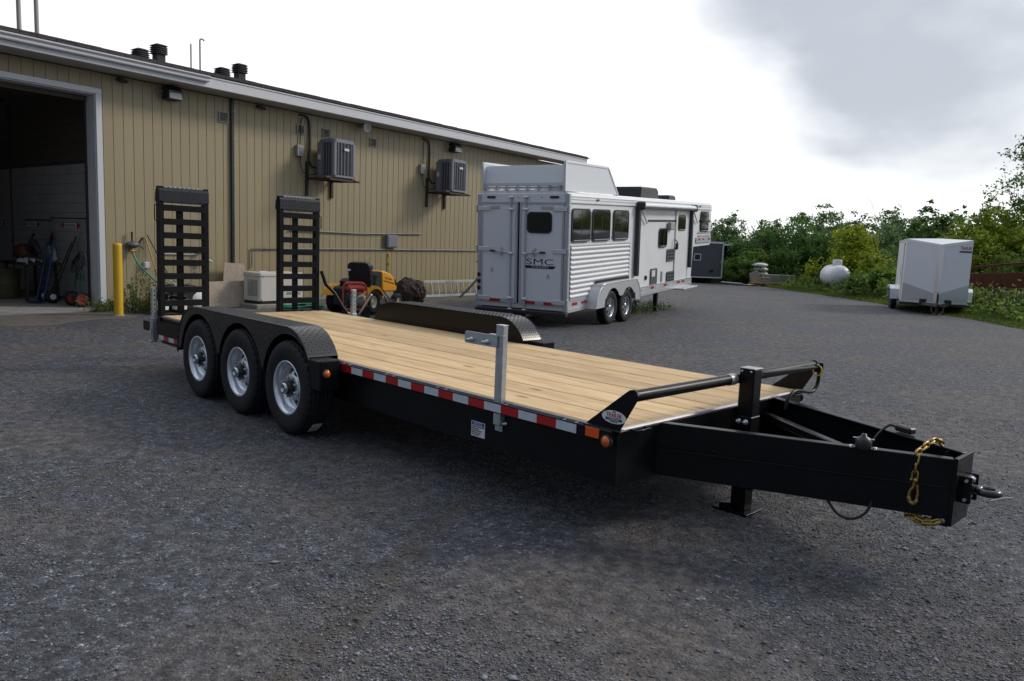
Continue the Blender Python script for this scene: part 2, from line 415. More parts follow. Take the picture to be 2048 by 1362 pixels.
def leafmat(name, col, col2, trans=0.5, island=0.4, big=0.6):
    m = bpy.data.materials.new(name); m.use_nodes = True
    N, L = m.node_tree.nodes, m.node_tree.links
    N.clear()
    t = N.new('ShaderNodeTexCoord'); n = N.new('ShaderNodeTexNoise'); n.inputs['Scale'].default_value = big; n.inputs['Detail'].default_value = 4
    L.new(t.outputs['Object'], n.inputs['Vector'])
    mr = N.new('ShaderNodeMapRange'); mr.inputs[1].default_value = 0.35; mr.inputs[2].default_value = 0.65; L.new(n.outputs[0], mr.inputs[0])
    mx = N.new('ShaderNodeMix'); mx.data_type = 'RGBA'; mx.inputs[6].default_value = tuple(col) + (1,); mx.inputs[7].default_value = tuple(col2) + (1,)
    L.new(mr.outputs[0], mx.inputs[0])
    g = N.new('ShaderNodeNewGeometry'); m2 = N.new('ShaderNodeMapRange'); m2.inputs[3].default_value = 1 - island; m2.inputs[4].default_value = 1 + island
    L.new(g.outputs['Random Per Island'], m2.inputs[0])
    vs = N.new('ShaderNodeVectorMath'); vs.operation = 'SCALE'; L.new(mx.outputs[2], vs.inputs[0]); L.new(m2.outputs[0], vs.inputs['Scale'])
    d = N.new('ShaderNodeBsdfPrincipled'); d.inputs['Roughness'].default_value = 0.55; d.inputs['Specular IOR Level'].default_value = 0.3
    L.new(vs.outputs[0], d.inputs['Base Color'])
    tr = N.new('ShaderNodeBsdfTranslucent'); L.new(vs.outputs[0], tr.inputs['Color'])
    ms = N.new('ShaderNodeMixShader'); ms.inputs[0].default_value = trans
    L.new(d.outputs[0], ms.inputs[1]); L.new(tr.outputs[0], ms.inputs[2])
    o = N.new('ShaderNodeOutputMaterial'); L.new(ms.outputs[0], o.inputs['Surface'])
    return m
M['leaf_dark'] = leafmat('dark_green_leaf', (0.070, 0.148, 0.035), (0.131, 0.235, 0.055))
M['leaf_mid'] = leafmat('green_leaf', (0.109, 0.202, 0.037), (0.178, 0.279, 0.056))
M['leaf_yellow'] = leafmat('yellow_green_leaf', (0.220, 0.290, 0.020), (0.330, 0.375, 0.030))
M['leaf_lime'] = leafmat('lime_leaf', (0.170, 0.255, 0.022), (0.270, 0.340, 0.034))
M['leaf_far'] = leafmat('far_tree_leaf', (0.099, 0.174, 0.070), (0.162, 0.251, 0.091))  # leaf colour lightened to stand in for haze over the far treeline
M['grass'] = leafmat('grass_blade', (0.094, 0.156, 0.025), (0.163, 0.194, 0.044), 0.3, 0.45, 0.5)
M['weed'] = leafmat('dry_weed', (0.075, 0.072, 0.022), (0.105, 0.072, 0.034), 0.25, 0.5, 0.6)
M['flower'] = pm('white_flower', (0.6, 0.6, 0.55), 0.8)
M['trunk'] = pm('tree_bark', (0.055, 0.042, 0.034), 0.9, var=0.35, scale=10, stretch=(1, 1, .3), bump=0.5, bscale=30)

# ---------------------------------------------------------------- mesh helpers
class MB:
    """collects shapes; build() links them as ONE mesh object"""
    def __init__(s): s.v, s.f, s.sm = [], [], []
    def add(s, vs, fs, smooth=False):
        o = len(s.v)
        s.v += [tuple(v) for v in vs]
        s.f += [tuple(i + o for i in f) for f in fs]
        s.sm += [smooth] * len(fs)
        return s
    def box(s, c, size, ch=0.0, rot=None):
        hx, hy, hz = size[0] / 2, size[1] / 2, size[2] / 2
        ch = min(ch, hx * .9, hy * .9, hz * .9)
        vs, fs = [], []
        if ch <= 0:
            vs = [Vector((x * hx, y * hy, z * hz)) for x in (-1, 1) for y in (-1, 1) for z in (-1, 1)]
            fs = [(0, 1, 3, 2), (4, 6, 7, 5), (0, 4, 5, 1), (2, 3, 7, 6), (0, 2, 6, 4), (1, 5, 7, 3)]
        else:
            ix = {}
            for x in (-1, 1):
                for y in (-1, 1):
                    for z in (-1, 1):
                        for a in range(3):
                            p = [x * hx, y * hy, z * hz]
                            for b in range(3):
                                if b != a: p[b] -= (x, y, z)[b] * ch
                            ix[(x, y, z, a)] = len(vs); vs.append(Vector(p))
            for a in range(3):
                b, c2 = (a + 1) % 3, (a + 2) % 3
                for sg in (-1, 1):
                    q = []
                    for (p1, p2) in ((-1, -1), (1, -1), (1, 1), (-1, 1)):
                        k = [0, 0, 0]; k[a] = sg; k[b] = p1; k[c2] = p2
                        q.append(ix[tuple(k) + (a,)])
                    fs.append(tuple(q if sg > 0 else q[::-1]))
                for s1 in (-1, 1):
                    for s2 in (-1, 1):   # edge along axis a between faces b and c2
                        def kk(t, ax):
                            k = [0, 0, 0]; k[a] = t; k[b] = s1; k[c2] = s2
                            return ix[tuple(k) + (ax,)]
                        q = (kk(-1, b), kk(1, b), kk(1, c2), kk(-1, c2))
                        fs.append(q if s1 * s2 < 0 else q[::-1])
            for x in (-1, 1):
                for y in (-1, 1):
                    for z in (-1, 1):
                        q = (ix[(x, y, z, 0)], ix[(x, y, z, 1)], ix[(x, y, z, 2)])
                        fs.append(q if x * y * z > 0 else q[::-1])
        if rot is not None:
            if isinstance(rot, (int, float)): rot = Matrix.Rotation(rot, 3, 'Z')
            vs = [rot @ v for v in vs]
        c = Vector(c)
        return s.add([v + c for v in vs], fs)
    def beam(s, a, b, w, h, ch=0.0, up=(0, 0, 1)):
        """bar of section w x h from a to b"""
        a, b = Vector(a), Vector(b); x = (b - a).normalized(); u = Vector(up)
        if abs(x.dot(u)) > .99: u = Vector((0, 1, 0))
        y = u.cross(x).normalized(); z = x.cross(y)
        return s.box((a + b) / 2, ((b - a).length, w, h), ch, Matrix((x, y, z)).transposed())
    def tube(s, pts, r, n=8, closed=False, cap=True):
        pts = [Vector(p) for p in pts]; k = len(pts)
        rs = r if isinstance(r, (list, tuple)) else [r] * k
        vs, fs = [], []
        nrm = None
        for i, p in enumerate(pts):
            if closed: t = (pts[(i + 1) % k] - pts[i - 1]).normalized()
            else: t = (pts[min(i + 1, k - 1)] - pts[max(i - 1, 0)]).normalized()
            if nrm is None:
                nrm = t.orthogonal().normalized()
            else:
                nrm = (nrm - t * nrm.dot(t))
                nrm = nrm.normalized() if nrm.length > 1e-6 else t.orthogonal().normalized()
            bi = t.cross(nrm)
            for j in range(n):
                a = 2 * math.pi * j / n
                vs.append(p + (nrm * math.cos(a) + bi * math.sin(a)) * rs[i])
        for i in range(k if closed else k - 1):
            for j in range(n):
                a, b = i * n + j, i * n + (j + 1) % n
                c, d = ((i + 1) % k) * n + (j + 1) % n, ((i + 1) % k) * n + j
                fs.append((a, b, c, d))
        s.add(vs, fs, True)
        if cap and not closed:
            s.add(vs[:n], [tuple(range(n))[::-1]]); s.add(vs[-n:], [tuple(range(n))])
        return s
    def lathe(s, prof, n=24, c=(0, 0, 0), axis=(0, 0, 1), smooth=True, mod=None, arc=None):
        """prof: (radius, height) along axis"""
        ax = Vector(axis).normalized(); e1 = ax.orthogonal().normalized()
        if abs(ax.y) > .9: e1 = Vector((1, 0, 0))
        if abs(ax.z) > .9: e1 = Vector((1, 0, 0))
        e2 = ax.cross(e1); c = Vector(c); k = len(prof); vs, fs = [], []
        for j in range(n):
            a = 2 * math.pi * j / n
            d = e1 * math.cos(a) + e2 * math.sin(a)
            for i, (r, h) in enumerate(prof):
                rr = r + (mod(i, j) if mod else 0)
                vs.append(c + d * rr + ax * h)
        for j in range(n):
            for i in range(k - 1):
                a, b = j * k + i, j * k + i + 1
                a2, b2 = ((j + 1) % n) * k + i, ((j + 1) % n) * k + i + 1
                fs.append((a, a2, b2, b))
        return s.add(vs, fs, smooth)
    def prism(s, poly, o, u, v, depth):
        """polygon (list of (a,b)) in plane (u,v) at o, extruded by depth along u x v"""
        o, u, v = Vector(o), Vector(u), Vector(v); w = u.cross(v).normalized() * depth; k = len(poly)
        area = sum(poly[i][0] * poly[(i + 1) % k][1] - poly[(i + 1) % k][0] * poly[i][1] for i in range(k))
        if area < 0: poly = poly[::-1]
        vs = [o + u * a + v * b for a, b in poly]
        vs += [p + w for p in vs]
        top = tuple(range(k, 2 * k)); bot = tuple(range(k))[::-1]
        sides = [(i, (i + 1) % k, (i + 1) % k + k, i + k) for i in range(k)]
        if depth < 0: top, bot, sides = top[::-1], bot[::-1], [q[::-1] for q in sides]
        return s.add(vs, [top, bot] + sides)
    def strip(s, A, B, smooth=False):
        k = len(A)
        return s.add(list(A) + list(B), [(i, i + 1, k + i + 1, k + i) for i in range(k - 1)], smooth)
    def ball(s, c, r, n=12, m=8, sq=(1, 1, 1)):
        c = Vector(c); vs, fs = [], []
        for i in range(m + 1):
            t = math.pi * i / m
            for j in range(n):
                a = 2 * math.pi * j / n
                vs.append(c + Vector((r * math.sin(t) * math.cos(a) * sq[0], r * math.sin(t) * math.sin(a) * sq[1], r * math.cos(t) * sq[2])))
        for i in range(m):
            for j in range(n):
                fs.append((i * n + j, (i + 1) * n + j, (i + 1) * n + (j + 1) % n, i * n + (j + 1) % n))
        return s.add(vs, fs, True)
    def mesh(s, name):
        me = bpy.data.meshes.new(name)
        me.from_pydata(s.v, [], s.f)
        me.polygons.foreach_set('use_smooth', s.sm)
        me.update()
        return me
    def build(s, name, mat, parent=None, loc=(0, 0, 0), rot=None):
        return link(name, s.mesh(name), mat, parent, loc, rot)

def link(name, me, mat, parent=None, loc=(0, 0, 0), rot=None):
    if mat is not None and not me.materials: me.materials.append(M[mat] if isinstance(mat, str) else mat)
    o = bpy.data.objects.new(name, me)
    COL.objects.link(o)
    o.location = loc
    if rot is not None: o.rotation_euler = rot
    if parent is not None: o.parent = parent
    return o
def tag(o, label, cat, group=None):
    o['label'] = label; o['category'] = cat
    if group: o['group'] = group
    return o
def thing(name, label, cat, loc=(0, 0, 0), rot=(0, 0, 0), group=None):
    o = bpy.data.objects.new(name, None); COL.objects.link(o)
    o.empty_display_size = 0.2
    o.location = loc; o.rotation_euler = rot
    return tag(o, label, cat, group)
def kids(o): return [c for c in bpy.data.objects if c.parent is o]
def copy_tree(o, parent=None):
    c = o.copy(); COL.objects.link(c)
    if parent is not None: c.parent = parent
    for ch in kids(o): copy_tree(ch, c)
    return c
def text(name, s, size, mat, parent, loc, rot, wide=1.0, depth=0.0008, align='CENTER', shear=0.0, gap=1.0):
    cu = bpy.data.curves.new(name, 'FONT')
    cu.body = s; cu.size = size; cu.extrude = depth; cu.align_x = align; cu.align_y = 'CENTER'; cu.shear = shear
    cu.space_character = gap; cu.resolution_u = 3
    cu.materials.append(M[mat])
    o = bpy.data.objects.new(name, cu); COL.objects.link(o)
    o.location = loc; o.rotation_euler = rot; o.scale = (wide, 1, 1)
    if parent is not None: o.parent = parent
    return o
def rrect(w, h, r, n=4):
    """rounded rectangle outline centred on 0"""
    out = []
    for cx, cy, a0 in ((w / 2 - r, h / 2 - r, 0), (-w / 2 + r, h / 2 - r, 90), (-w / 2 + r, -h / 2 + r, 180), (w / 2 - r, -h / 2 + r, 270)):
        for i in range(n + 1):
            a = R(a0 + 90 * i / n)
            out.append((cx + r * math.cos(a), cy + r * math.sin(a)))
    return out
def bez(p0, p1, p2, n=8):
    p0, p1, p2 = Vector(p0), Vector(p1), Vector(p2)
    return [p0 * (1 - t) ** 2 + p1 * 2 * t * (1 - t) + p2 * t * t for t in [i / n for i in range(n + 1)]]
def smoothpath(pts, n=6):
    """Catmull-Rom through pts"""
    P = [Vector(p) for p in pts]; P = [P[0] * 2 - P[1]] + P + [P[-1] * 2 - P[-2]]; out = []
    for i in range(1, len(P) - 2):
        for k in range(n):
            t = k / n
            out.append(0.5 * ((2 * P[i]) + (P[i + 1] - P[i - 1]) * t + (2 * P[i - 1] - 5 * P[i] + 4 * P[i + 1] - P[i + 2]) * t * t
                              + (3 * P[i] - P[i - 1] - 3 * P[i + 1] + P[i + 2]) * t ** 3))
    return out + [P[-2]]
def fast_mesh(name, V, F, mat, loc=(0, 0, 0)):
    """numpy verts (n,3) and faces (m,k) to an object"""
    V = np.asarray(V, dtype=np.float32); F = np.asarray(F, dtype=np.int32)
    me = bpy.data.meshes.new(name); k = F.shape[1]
    me.vertices.add(len(V)); me.vertices.foreach_set('co', V.ravel())
    me.loops.add(F.size); me.loops.foreach_set('vertex_index', F.ravel())
    me.polygons.add(len(F)); me.polygons.foreach_set('loop_start', np.arange(0, F.size, k, dtype=np.int32))
    me.update(calc_edges=True)
    return link(name, me, mat, None, loc)

# ================================================================= SETTING: ground
random.seed(11)
def ground_sheet(name, x0, x1, y0, y1, z, mat, n=2):
    xs = np.linspace(x0, x1, n); ys = np.linspace(y0, y1, n)
    V = [(x, y, z) for x in xs for y in ys]
    F = [(i * n + j, (i + 1) * n + j, (i + 1) * n + j + 1, i * n + j + 1) for i in range(n - 1) for j in range(n - 1)]
    return fast_mesh(name, V, F, mat)
g = ground_sheet('gravel_yard', -420, 420, -420, 520, 0.0, 'gravel'); g['kind'] = 'structure'
# grassy verge beyond the yard: a low bank with a ragged edge
edge = [(-60, 42), (-40, 39.5), (-30, 37.6), (-22.5, 36.2), (-18.55, 35.4), (-15.4, 34.78), (-11.91, 31.66), (-8.14, 28.36), (-5.33, 25.57), (-3.66, 23.56), (-1.6, 21.47), (0.15, 19.2), (3.5, 15.8), (8, 12.5), (16, 9), (40, 3)]
def verge_pt(t):
    """point on the edge curve, t in 0..len-1"""
    i = min(int(t), len(edge) - 2); k = t - i
    return Vector(edge[i]).lerp(Vector(edge[i + 1]), k)
V, F = [], []
NE = 240
for i in range(NE + 1):
    p = verge_pt(i / NE * (len(edge) - 1))
    j = 0.25 * math.sin(i * 1.7) + 0.18 * math.sin(i * 0.61 + 1) + random.uniform(-.12, .12)
    d = Vector((0.62, 0.78))
    for dist, z in ((j, 0.004), (j + 0.6, 0.05), (j + 2.0, 0.10), (12, 0.16), (60, 0.25), (420, 0.4)):
        q = p + d * dist
        V.append((q.x, q.y, z))
for i in range(NE):
    for k in range(5):
        a = i * 6 + k
        F.append((a, a + 6, a + 7, a + 1))
v = fast_mesh('grass_verge', V, F, 'soil'); v['kind'] = 'structure'

# ================================================================= EQUIPMENT TRAILER (right side towards the camera, tongue to +X)
ET = thing('equipment_trailer', 'long black triple axle flatbed equipment trailer with a pine plank deck and raised loading ramps', 'trailer', (0, 0, 0))
ZD, YD, XF, XR = 0.643, 1.038, 2.672, -3.98
random.seed(3)
# deck planks, each its own board
pw = 2 * YD / 8
for i in range(8):
    mb = MB()
    y = -YD + pw * (i + .5)
    mb.box((0, 0, 0), (XF - XR - random.uniform(0, .012), pw - 0.011, 0.038), 0.004)
    mb.build('plank', 'pine', ET, ((XF + XR) / 2, y, ZD - 0.019 - random.uniform(0, 0.0025)), (random.uniform(-.004, .004), 0, 0))
# frame: side channels, tongue beams, crossmembers
def ibeam(mb, a, b, zb, zt, fl=0.055, side=1):
    a, b = Vector(a), Vector(b); d = (b - a).normalized(); n = Vector((d.y, -d.x, 0)) * side
    h = zt - zb
    m = Vector((0, 0, zb + h / 2))
    mb.beam(a + m, b + m, 0.012, h - 0.02, 0.0)
    for z in (zb + 0.006, zt - 0.006):
        mb.beam(a + Vector((0, 0, z)) - n * (fl / 2 - .006), b + Vector((0, 0, z)) - n * (fl / 2 - .006), fl, 0.012, 0.003)
for sy in (-1, 1):
    mb = MB()
    ibeam(mb, (XR, sy * 1.046, 0), (XF + .01, sy * 1.046, 0), 0.325, 0.606, 0.05, 1 if sy < 0 else -1)
    mb.build('side_beam', 'black', ET)
    mb = MB()
    ibeam(mb, (XF - .25, sy * 0.80, 0), (4.035, sy * 0.118, 0), 0.33, 0.632, 0.055, 1 if sy < 0 else -1)
    # bead of weld where the two plates of the tongue meet
    a, b = Vector((XF + .03, sy * .707, .487)), Vector((4.02, sy * .131, .487))
    pts = [a.lerp(b, i / 40) + Vector((0, sy * .001, .0012 * math.sin(i * 2.3))) for i in range(41)]
    mb.tube(pts, 0.0038, 5)
    mb.build('tongue_beam', 'black', ET)
mb = MB()
for i in range(17):
    x = XR + .1 + i * (XF - XR - .2) / 16
    mb.box((x, 0, ZD - 0.085), (0.05, 2.06, 0.07))
for sy in (-1, 1): mb.box((-0.6, sy * .55, .47), (6.4, .012, .26))
mb.build('crossmembers', 'black', ET)
mb = MB()
mb.box((XF + .012, 0, ZD - 0.17), (0.014, 2.12, 0.30), 0.003)
mb.build('front_header', 'black', ET)
# deck edges: sky sheen on black paint, put in as pale grey
mb = MB(); mb.box((XF + .010, 0, ZD - .012), (0.034, 2.10, 0.026), 0.009); mb.build('deck_edge', 'edge', ET)
for sy in (-1, 1):
    mb = MB(); mb.box(((XF + XR) / 2, sy * (YD + .010), ZD - .014), (XF - XR, 0.015, 0.024), 0.006); mb.build('deck_edge', 'edge', ET)
# rub rails, stake pockets
for sy in (-1, 1):
    mb = MB(); mb.box((1.34, sy * 1.098, 0.601), (2.69, 0.009, 0.066), 0.003)
    mb.build('rub_rail', 'black', ET)
    for x in (0.04, 0.62, 1.22, 1.80, 2.37):
        mb = MB()
        for dx in (-.045, .045): mb.box((x + dx, sy * 1.072, .60), (0.008, 0.045, 0.064))
        mb.build('stake_pocket', 'edge', ET)
    mb = MB(); mb.box((-3.42, sy * 1.098, 0.405), (1.12, 0.009, 0.066), 0.003)
    mb.box((-3.42, sy * 1.072, 0.48), (1.12, 0.045, 0.20)); mb.build('tail_rail', 'black', ET)
# reflective tape, each block its own piece
tp = MB(); tp.box((0, 0, 0), (0.1515, 0.0012, 0.050)); tpm = {}
for c in ('red_tape', 'white_tape'):
    tpm[c] = tp.mesh('reflector'); tpm[c].materials.append(M[c])
for sy in (-1, 1):
    for k in range(16):
        link('reflector', tpm['white_tape' if k % 2 else 'red_tape'], None, ET, (0.0762 + k * .1524, sy * 1.1038, 0.6005))
    for k in range(5):
        link('reflector', tpm['red_tape' if k % 2 else 'white_tape'], None, ET, (-3.85 + k * .1524, sy * 1.1038, 0.405))
    mb = MB(); mb.box((2.552, sy * 1.104, 0.605), (0.096, 0.003, 0.052), 0.001); mb.build('orange_reflector', 'orange_ref', ET)
    # round amber marker lights: side front corner and fender front
    for (x, y, z, ax) in ((2.655, sy * 1.0975, 0.577, (0, sy, 0)), (0.034, sy * 1.255, 0.568, (1, 0, 0))):
        mb = MB(); mb.lathe([(0, 0), (.036, 0), (.036, .014), (.030, .018), (.030, .006)], 20, (x, y, z), ax)
        t = mb.build('marker_light', 'plastic', ET)
        mb = MB(); mb.lathe([(.0295, .006), (.029, .018), (.022, .026), (0, .030)], 20, (x, y, z), ax); mb.build('lens', 'amber', t)
    mb = MB(); mb.box((2.60, sy * 1.072, 0.600), (0.16, 0.05, 0.07), .004); mb.build('corner_plate', 'black', ET)
# front corner pocket loops
for sy in (-1, 1):
    mb = MB(); mb.tube([(2.69, sy * .96, .628), (2.745, sy * .96, .628), (2.745, sy * .84, .628), (2.69, sy * .84, .628)], .006, 6); mb.build('tie_loop', 'black', ET)

# fenders
def fend_top(x):
    P = [(-2.825, .40), (-2.80, .56), (-2.75, .68), (-2.66, .79), (-2.54, .855), (-2.40, .882), (-.47, .882), (-.34, .855), (-.235, .80), (-.165, .735), (-.12, .672)]
    for (a, b), (c, d) in zip(P, P[1:]):
        if x <= c: return b + (d - b) * (x - a) / (c - a)
    return P[-1][1]
FP = [(-2.825, .40), (-2.812, .50), (-2.785, .60), (-2.745, .69), (-2.68, .77), (-2.60, .825), (-2.50, .862), (-2.40, .880)] + \
     [(-2.40 + i * 1.93 / 10, .882) for i in range(1, 11)] + [(-.39, .868), (-.315, .838), (-.25, .792), (-.195, .738), (-.15, .672)]
def lozenges(mb, path, y0, y1, up=1.0, pitch=.027):
    """raised diamonds of tread plate along a bent sheet"""
    acc, seg = 0.0, []
    for (a, b), (c, d) in zip(path, path[1:]):
        l = math.hypot(c - a, d - b); seg.append((acc, l, a, b, c, d)); acc += l
    n = int(acc / pitch); ny = int(abs(y1 - y0) / pitch)
    for i in range(n):
        s = (i + .5) * pitch
        for (s0, l, a, b, c, d) in seg:
            if s0 <= s < s0 + l: break
        k = (s - s0) / l
        t = Vector(((c - a) / l, 0, (d - b) / l)); nn = Vector((-t.z, 0, t.x)) * up
        o = Vector((a + (c - a) * k, 0, b + (d - b) * k))
        for j in range(ny):
            p = o + Vector((0, y0 + (j + .5) * (y1 - y0) / ny, 0))
            sg = 1 if (i + j) % 2 else -1
            e = (t + Vector((0, sg, 0))).normalized(); w = e.cross(nn)
            mb.add([p + e * .013, p + w * .0045, p - e * .013, p - w * .0045, p + nn * .0042], [(0, 1, 4), (1, 2, 4), (2, 3, 4), (3, 0, 4)])
WX = (-0.479, -1.379, -2.279); WZ = 0.384
def arch_bottom(x):
    z = 0.40
    for w in WX:
        dx = abs(x - w)
        if dx < .452: z = max(z, WZ + math.sqrt(.452 ** 2 - dx * dx) - .012)
    return max(z, .44)
for sy in (-1, 1):
    yo, yi = sy * 1.302, sy * 1.042
    mb = MB()
    mb.strip([Vector((x, yo, z)) for x, z in FP], [Vector((x, yi, z)) for x, z in FP], True)
    lozenges(mb, FP, yi, yo)
    mb.tube([(x, yo, z - .004) for x, z in FP], .007, 6)
    f = mb.build('fender', 'plate', ET)
    mb = MB()
    xs = [-2.825 + i * (2.675) / 90 for i in range(91)]
    top, bot = [], []
    for x in xs:
        zt = max(b for a, b in FP if True) if False else None
        for (a, b), (c, d) in zip(FP, FP[1:]):
            if a <= x <= c + 1e-9: zt = b + (d - b) * (x - a) / (c - a); break
        top.append(Vector((x, yo, zt))); bot.append(Vector((x, yo, min(zt - .02, arch_bottom(x)))))
    mb.strip(bot, top)
    mb.tube([p + Vector((0, -sy * .004, 0)) for p in bot], .005, 5)
    for i in range(2, 88):
        for j in range(16):
            z = .46 + j * .028
            if bot[i].z + .02 < z < top[i].z - .012:
                p = Vector((xs[i], yo, z)); sg = 1 if (i + j) % 2 else -1
                e = Vector((1, 0, sg)).normalized(); w = Vector((-e.z, 0, e.x)); nn = Vector((0, sy, 0))
                mb.add([p + e * .012, p + w * .0042, p - e * .012, p - w * .0042, p + nn * .0040], [(0, 1, 4), (1, 2, 4), (2, 3, 4), (3, 0, 4)])
    mb.build('fender_skirt', 'plate', f)
    mb = MB()
    xs2 = [p[0] for p in FP]
    mb.strip([Vector((x, yi - sy * .002, min(.60, z - .02))) for x, z in FP], [Vector((x, yi - sy * .002, z)) for x, z in FP])
    mb.build('fender_wall', 'black_gloss', f)
    mb = MB()
    mb.box((-.055, sy * 1.215, .549), (.175, .176, .236), .008)
    mb.build('fender_step', 'black', f)
    mb = MB(); mb.box((-.62, sy * 1.06, .52), (.5, .02, .2)); mb.build('inner_liner', 'black', f)

# wheels
def tyre(mb, c, ax, ro, w, ri, n=72, tread=True):
    h = w / 2
    prof = [(ri - .004, -h * .62), (ri + .004, -h * .80), (ri + .03, -h * .93), (ro * .80, -h), (ro - .035, -h * .97), (ro - .014, -h * .86), (ro - .004, -h * .74)]
    cross = []
    if tread:
        for a, b in ((-.70, -.46), (-.40, -.14), (-.08, .08), (.14, .40), (.46, .70)):
            cross += [(ro - .015, h * (a - .02)), (ro, h * a), (ro, h * b), (ro - .015, h * (b + .02))]
    else: cross = [(ro, -.5 * h), (ro, .5 * h)]
    prof = prof + cross + [(r, -z) for r, z in prof[::-1]]
    k = len(prof)
    def mod(i, j):
        if not tread: return 0
        if i in (5, 6, 7, 8, k - 6, k - 7, k - 8, k - 9): return -.012 if j % 3 == 0 else 0
        if 7 <= i < k - 7: return -.004 if (j + i) % 3 == 0 else 0
        return 0
    mb.lathe(prof, n, c, ax, True, mod)
def steel_wheel(parent, x, y, z, sgn):
    """8-spoke silver steel wheel with hub; outer face at +sgn Y"""
    ax = Vector((0, sgn, 0)); c = Vector((x, y, z))
    wmb = MB(); tyre(wmb, c, ax, .384, .236, .203, 108)
    wh = wmb.build('wheel', 'rubber', parent)
    c = c + ax * .016
    mb = MB()
    mb.lathe([(.188, -.10), (.190, .04), (.196, .070), (.205, .086), (.220, .094), (.224, .089), (.222, .082), (.207, .076)], 48, c, ax)
    mb.lathe([(.190, .04), (.183, .012), (.166, .004), (.155, .010)], 48, c, ax)
    mb.lathe([(.112, .040), (.092, .050), (.080, .046), (.062, .046)], 48, c, ax)
    e1 = Vector((1, 0, 0)); e2 = Vector((0, 0, 1))
    def P(r, a, h): return c + (e1 * math.cos(a) + e2 * math.sin(a)) * r + ax * h
    for k in range(8):
        a0 = 2 * math.pi * k / 8
        n = 5; A, B = [], []
        for i in range(n + 1):
            t = -1 + 2 * i / n
            A.append(P(.112, a0 + t * .17, .040)); B.append(P(.157, a0 + t * .145, .009))
        mb.strip(A, B, True)
        # bent lips of the window between spokes
        for sd in (-1, 1):
            mb.strip([P(.112, a0 + sd * .17, .040), P(.157, a0 + sd * .145, .009)], [P(.112, a0 + sd * .17, .018), P(.157, a0 + sd * .145, -.012)])
    mb.build('rim', 'silver', wh)
    mb = MB(); mb.lathe([(.062, -.09), (.062, .075), (.054, .098), (.046, .104), (.040, .104)], 28, c, ax); mb.lathe([(.19, -.06), (.17, -.045), (.06, -.04)], 28, c, ax)
    hb = mb.build('hub', 'plastic', wh)
    mb = MB(); mb.lathe([(.043, .104), (.041, .124), (.030, .126), (.027, .120), (0, .121)], 24, c, ax); mb.build('hub_cap', 'chrome', wh)
    for k in range(8):
        a = 2 * math.pi * (k + .5) / 8
        mb = MB(); mb.lathe([(.0125, .03), (.0125, .066), (.008, .072), (0, .072)], 6, P(.083, a, 0), ax, False)
        mb.build('lug_nut', 'chrome', wh)
for x in WX:
    for sgn in (-1, 1):
        steel_wheel(ET, x, sgn * 1.205, WZ, sgn)
    mb = MB(); mb.tube([(x, -1.12, WZ), (x, 1.12, WZ)], .045, 12); mb.build('axle', 'black', ET)
mb = MB()
for sy in (-1, 1):
    mb.box((-1.38, sy * 1.0, .50), (2.9, .06, .12))
    for x in WX: mb.tube(bez((x - .36, sy * 1.0, .46), (x, sy * 1.0, .36), (x + .36, sy * 1.0, .46), 8), .03, 6)
mb.build('suspension', 'black', ET)
# paper label left on the front tyre tread
mb = MB()
A, B = [], []
for i in range(6):
    a = R(-62 + i * 4.0)
    for y, L_ in ((-1.235, A), (-1.145, B)):
        L_.append(Vector((WX[0] + math.cos(a) * .3865, y, WZ + math.sin(a) * .3865)))
mb.strip(A, B); mb.build('tyre_sticker', 'decal', ET)

# ramps stood up at the tail
def ramp(y0, w, parent):
    rt = MB()
    zb, zt, xr = 0.597, 2.127, -4.03
    for y in (y0 + .028, y0 + w - .028):
        rt.box((xr - .045, y, (zb + zt - .16) / 2), (.10, .056, zt - zb - .16), .004)
        rt.prism([(0, 0), (0, -.17), (-.12, -.17), (-.10, -.06), (-.06, 0)], (xr - .004, y + .028, zt - .004), (1, 0, 0), (0, 0, 1), .056)
    rp = rt.build('ramp', 'black', parent)
    for k in range(9):
        z = .655 + k * .157
        mb = MB(); mb.box((xr - .026, y0 + w / 2, z), (.066, w - .10, .008), .002); mb.box((xr + .004, y0 + w / 2, z - .034), (.007, w - .10, .066), .002)
        mb.build('rung', 'black', rp)
    mb = MB(); mb.box((xr - .10, y0 + w * .47, (zb + zt) / 2 - .2), (.012, .082, zt - zb - .1), .002); mb.build('centre_bar', 'black', rp)
    mb = MB()
    pth = [(xr + .014, 1.955), (xr + .010, zt - .055), (xr - .008, zt - .016), (xr - .05, zt + .004)]
    mb.strip([Vector((x, y0, z)) for x, z in pth], [Vector((x, y0 + w, z)) for x, z in pth])
    lozenges(mb, pth, y0, y0 + w, -1.0, .026)
    mb.box((xr - .02, y0 + w / 2, 1.945), (.05, w - .02, .02), .003)
    mb.build('tread_plate', 'plate', rp)
    mb = MB(); mb.box((xr - .04, y0 + w / 2, zb + .012), (.07, w, .024), .003); mb.build('foot_bar', 'black', rp)
    return rp
rp = ramp(-1.045, .572, ET)
mb = MB(); mb.tube([(-4.05, -1.05, 1.72), (-4.05, -1.085, 1.74), (-4.05, -1.085, 1.90), (-4.05, -1.05, 1.92)], .007, 6); mb.build('handle', 'black', rp)
rp = ramp(.436, .572, ET)
mb = MB(); mb.tube([(-4.05, 1.01, 1.72), (-4.05, 1.04, 1.74), (-4.05, 1.04, 1.88), (-4.05, 1.01, 1.90)], .007, 6); mb.build('handle', 'black', rp)
# spring lift arm beside the far ramp
mb = MB(); pts = [(-4.0, 1.02, 1.17), (-3.98, 1.08, .99), (-3.93, 1.18, .88), (-3.86, 1.26, .70), (-3.80, 1.31, .60)]
mb.tube(pts, .024, 8); la = mb.build('lift_arm', 'black', ET)
mb = MB(); mb.tube([(-3.81, 1.30, .625), (-3.77, 1.36, .585)], .016, 8); mb.build('arm_tip', 'galv', la)
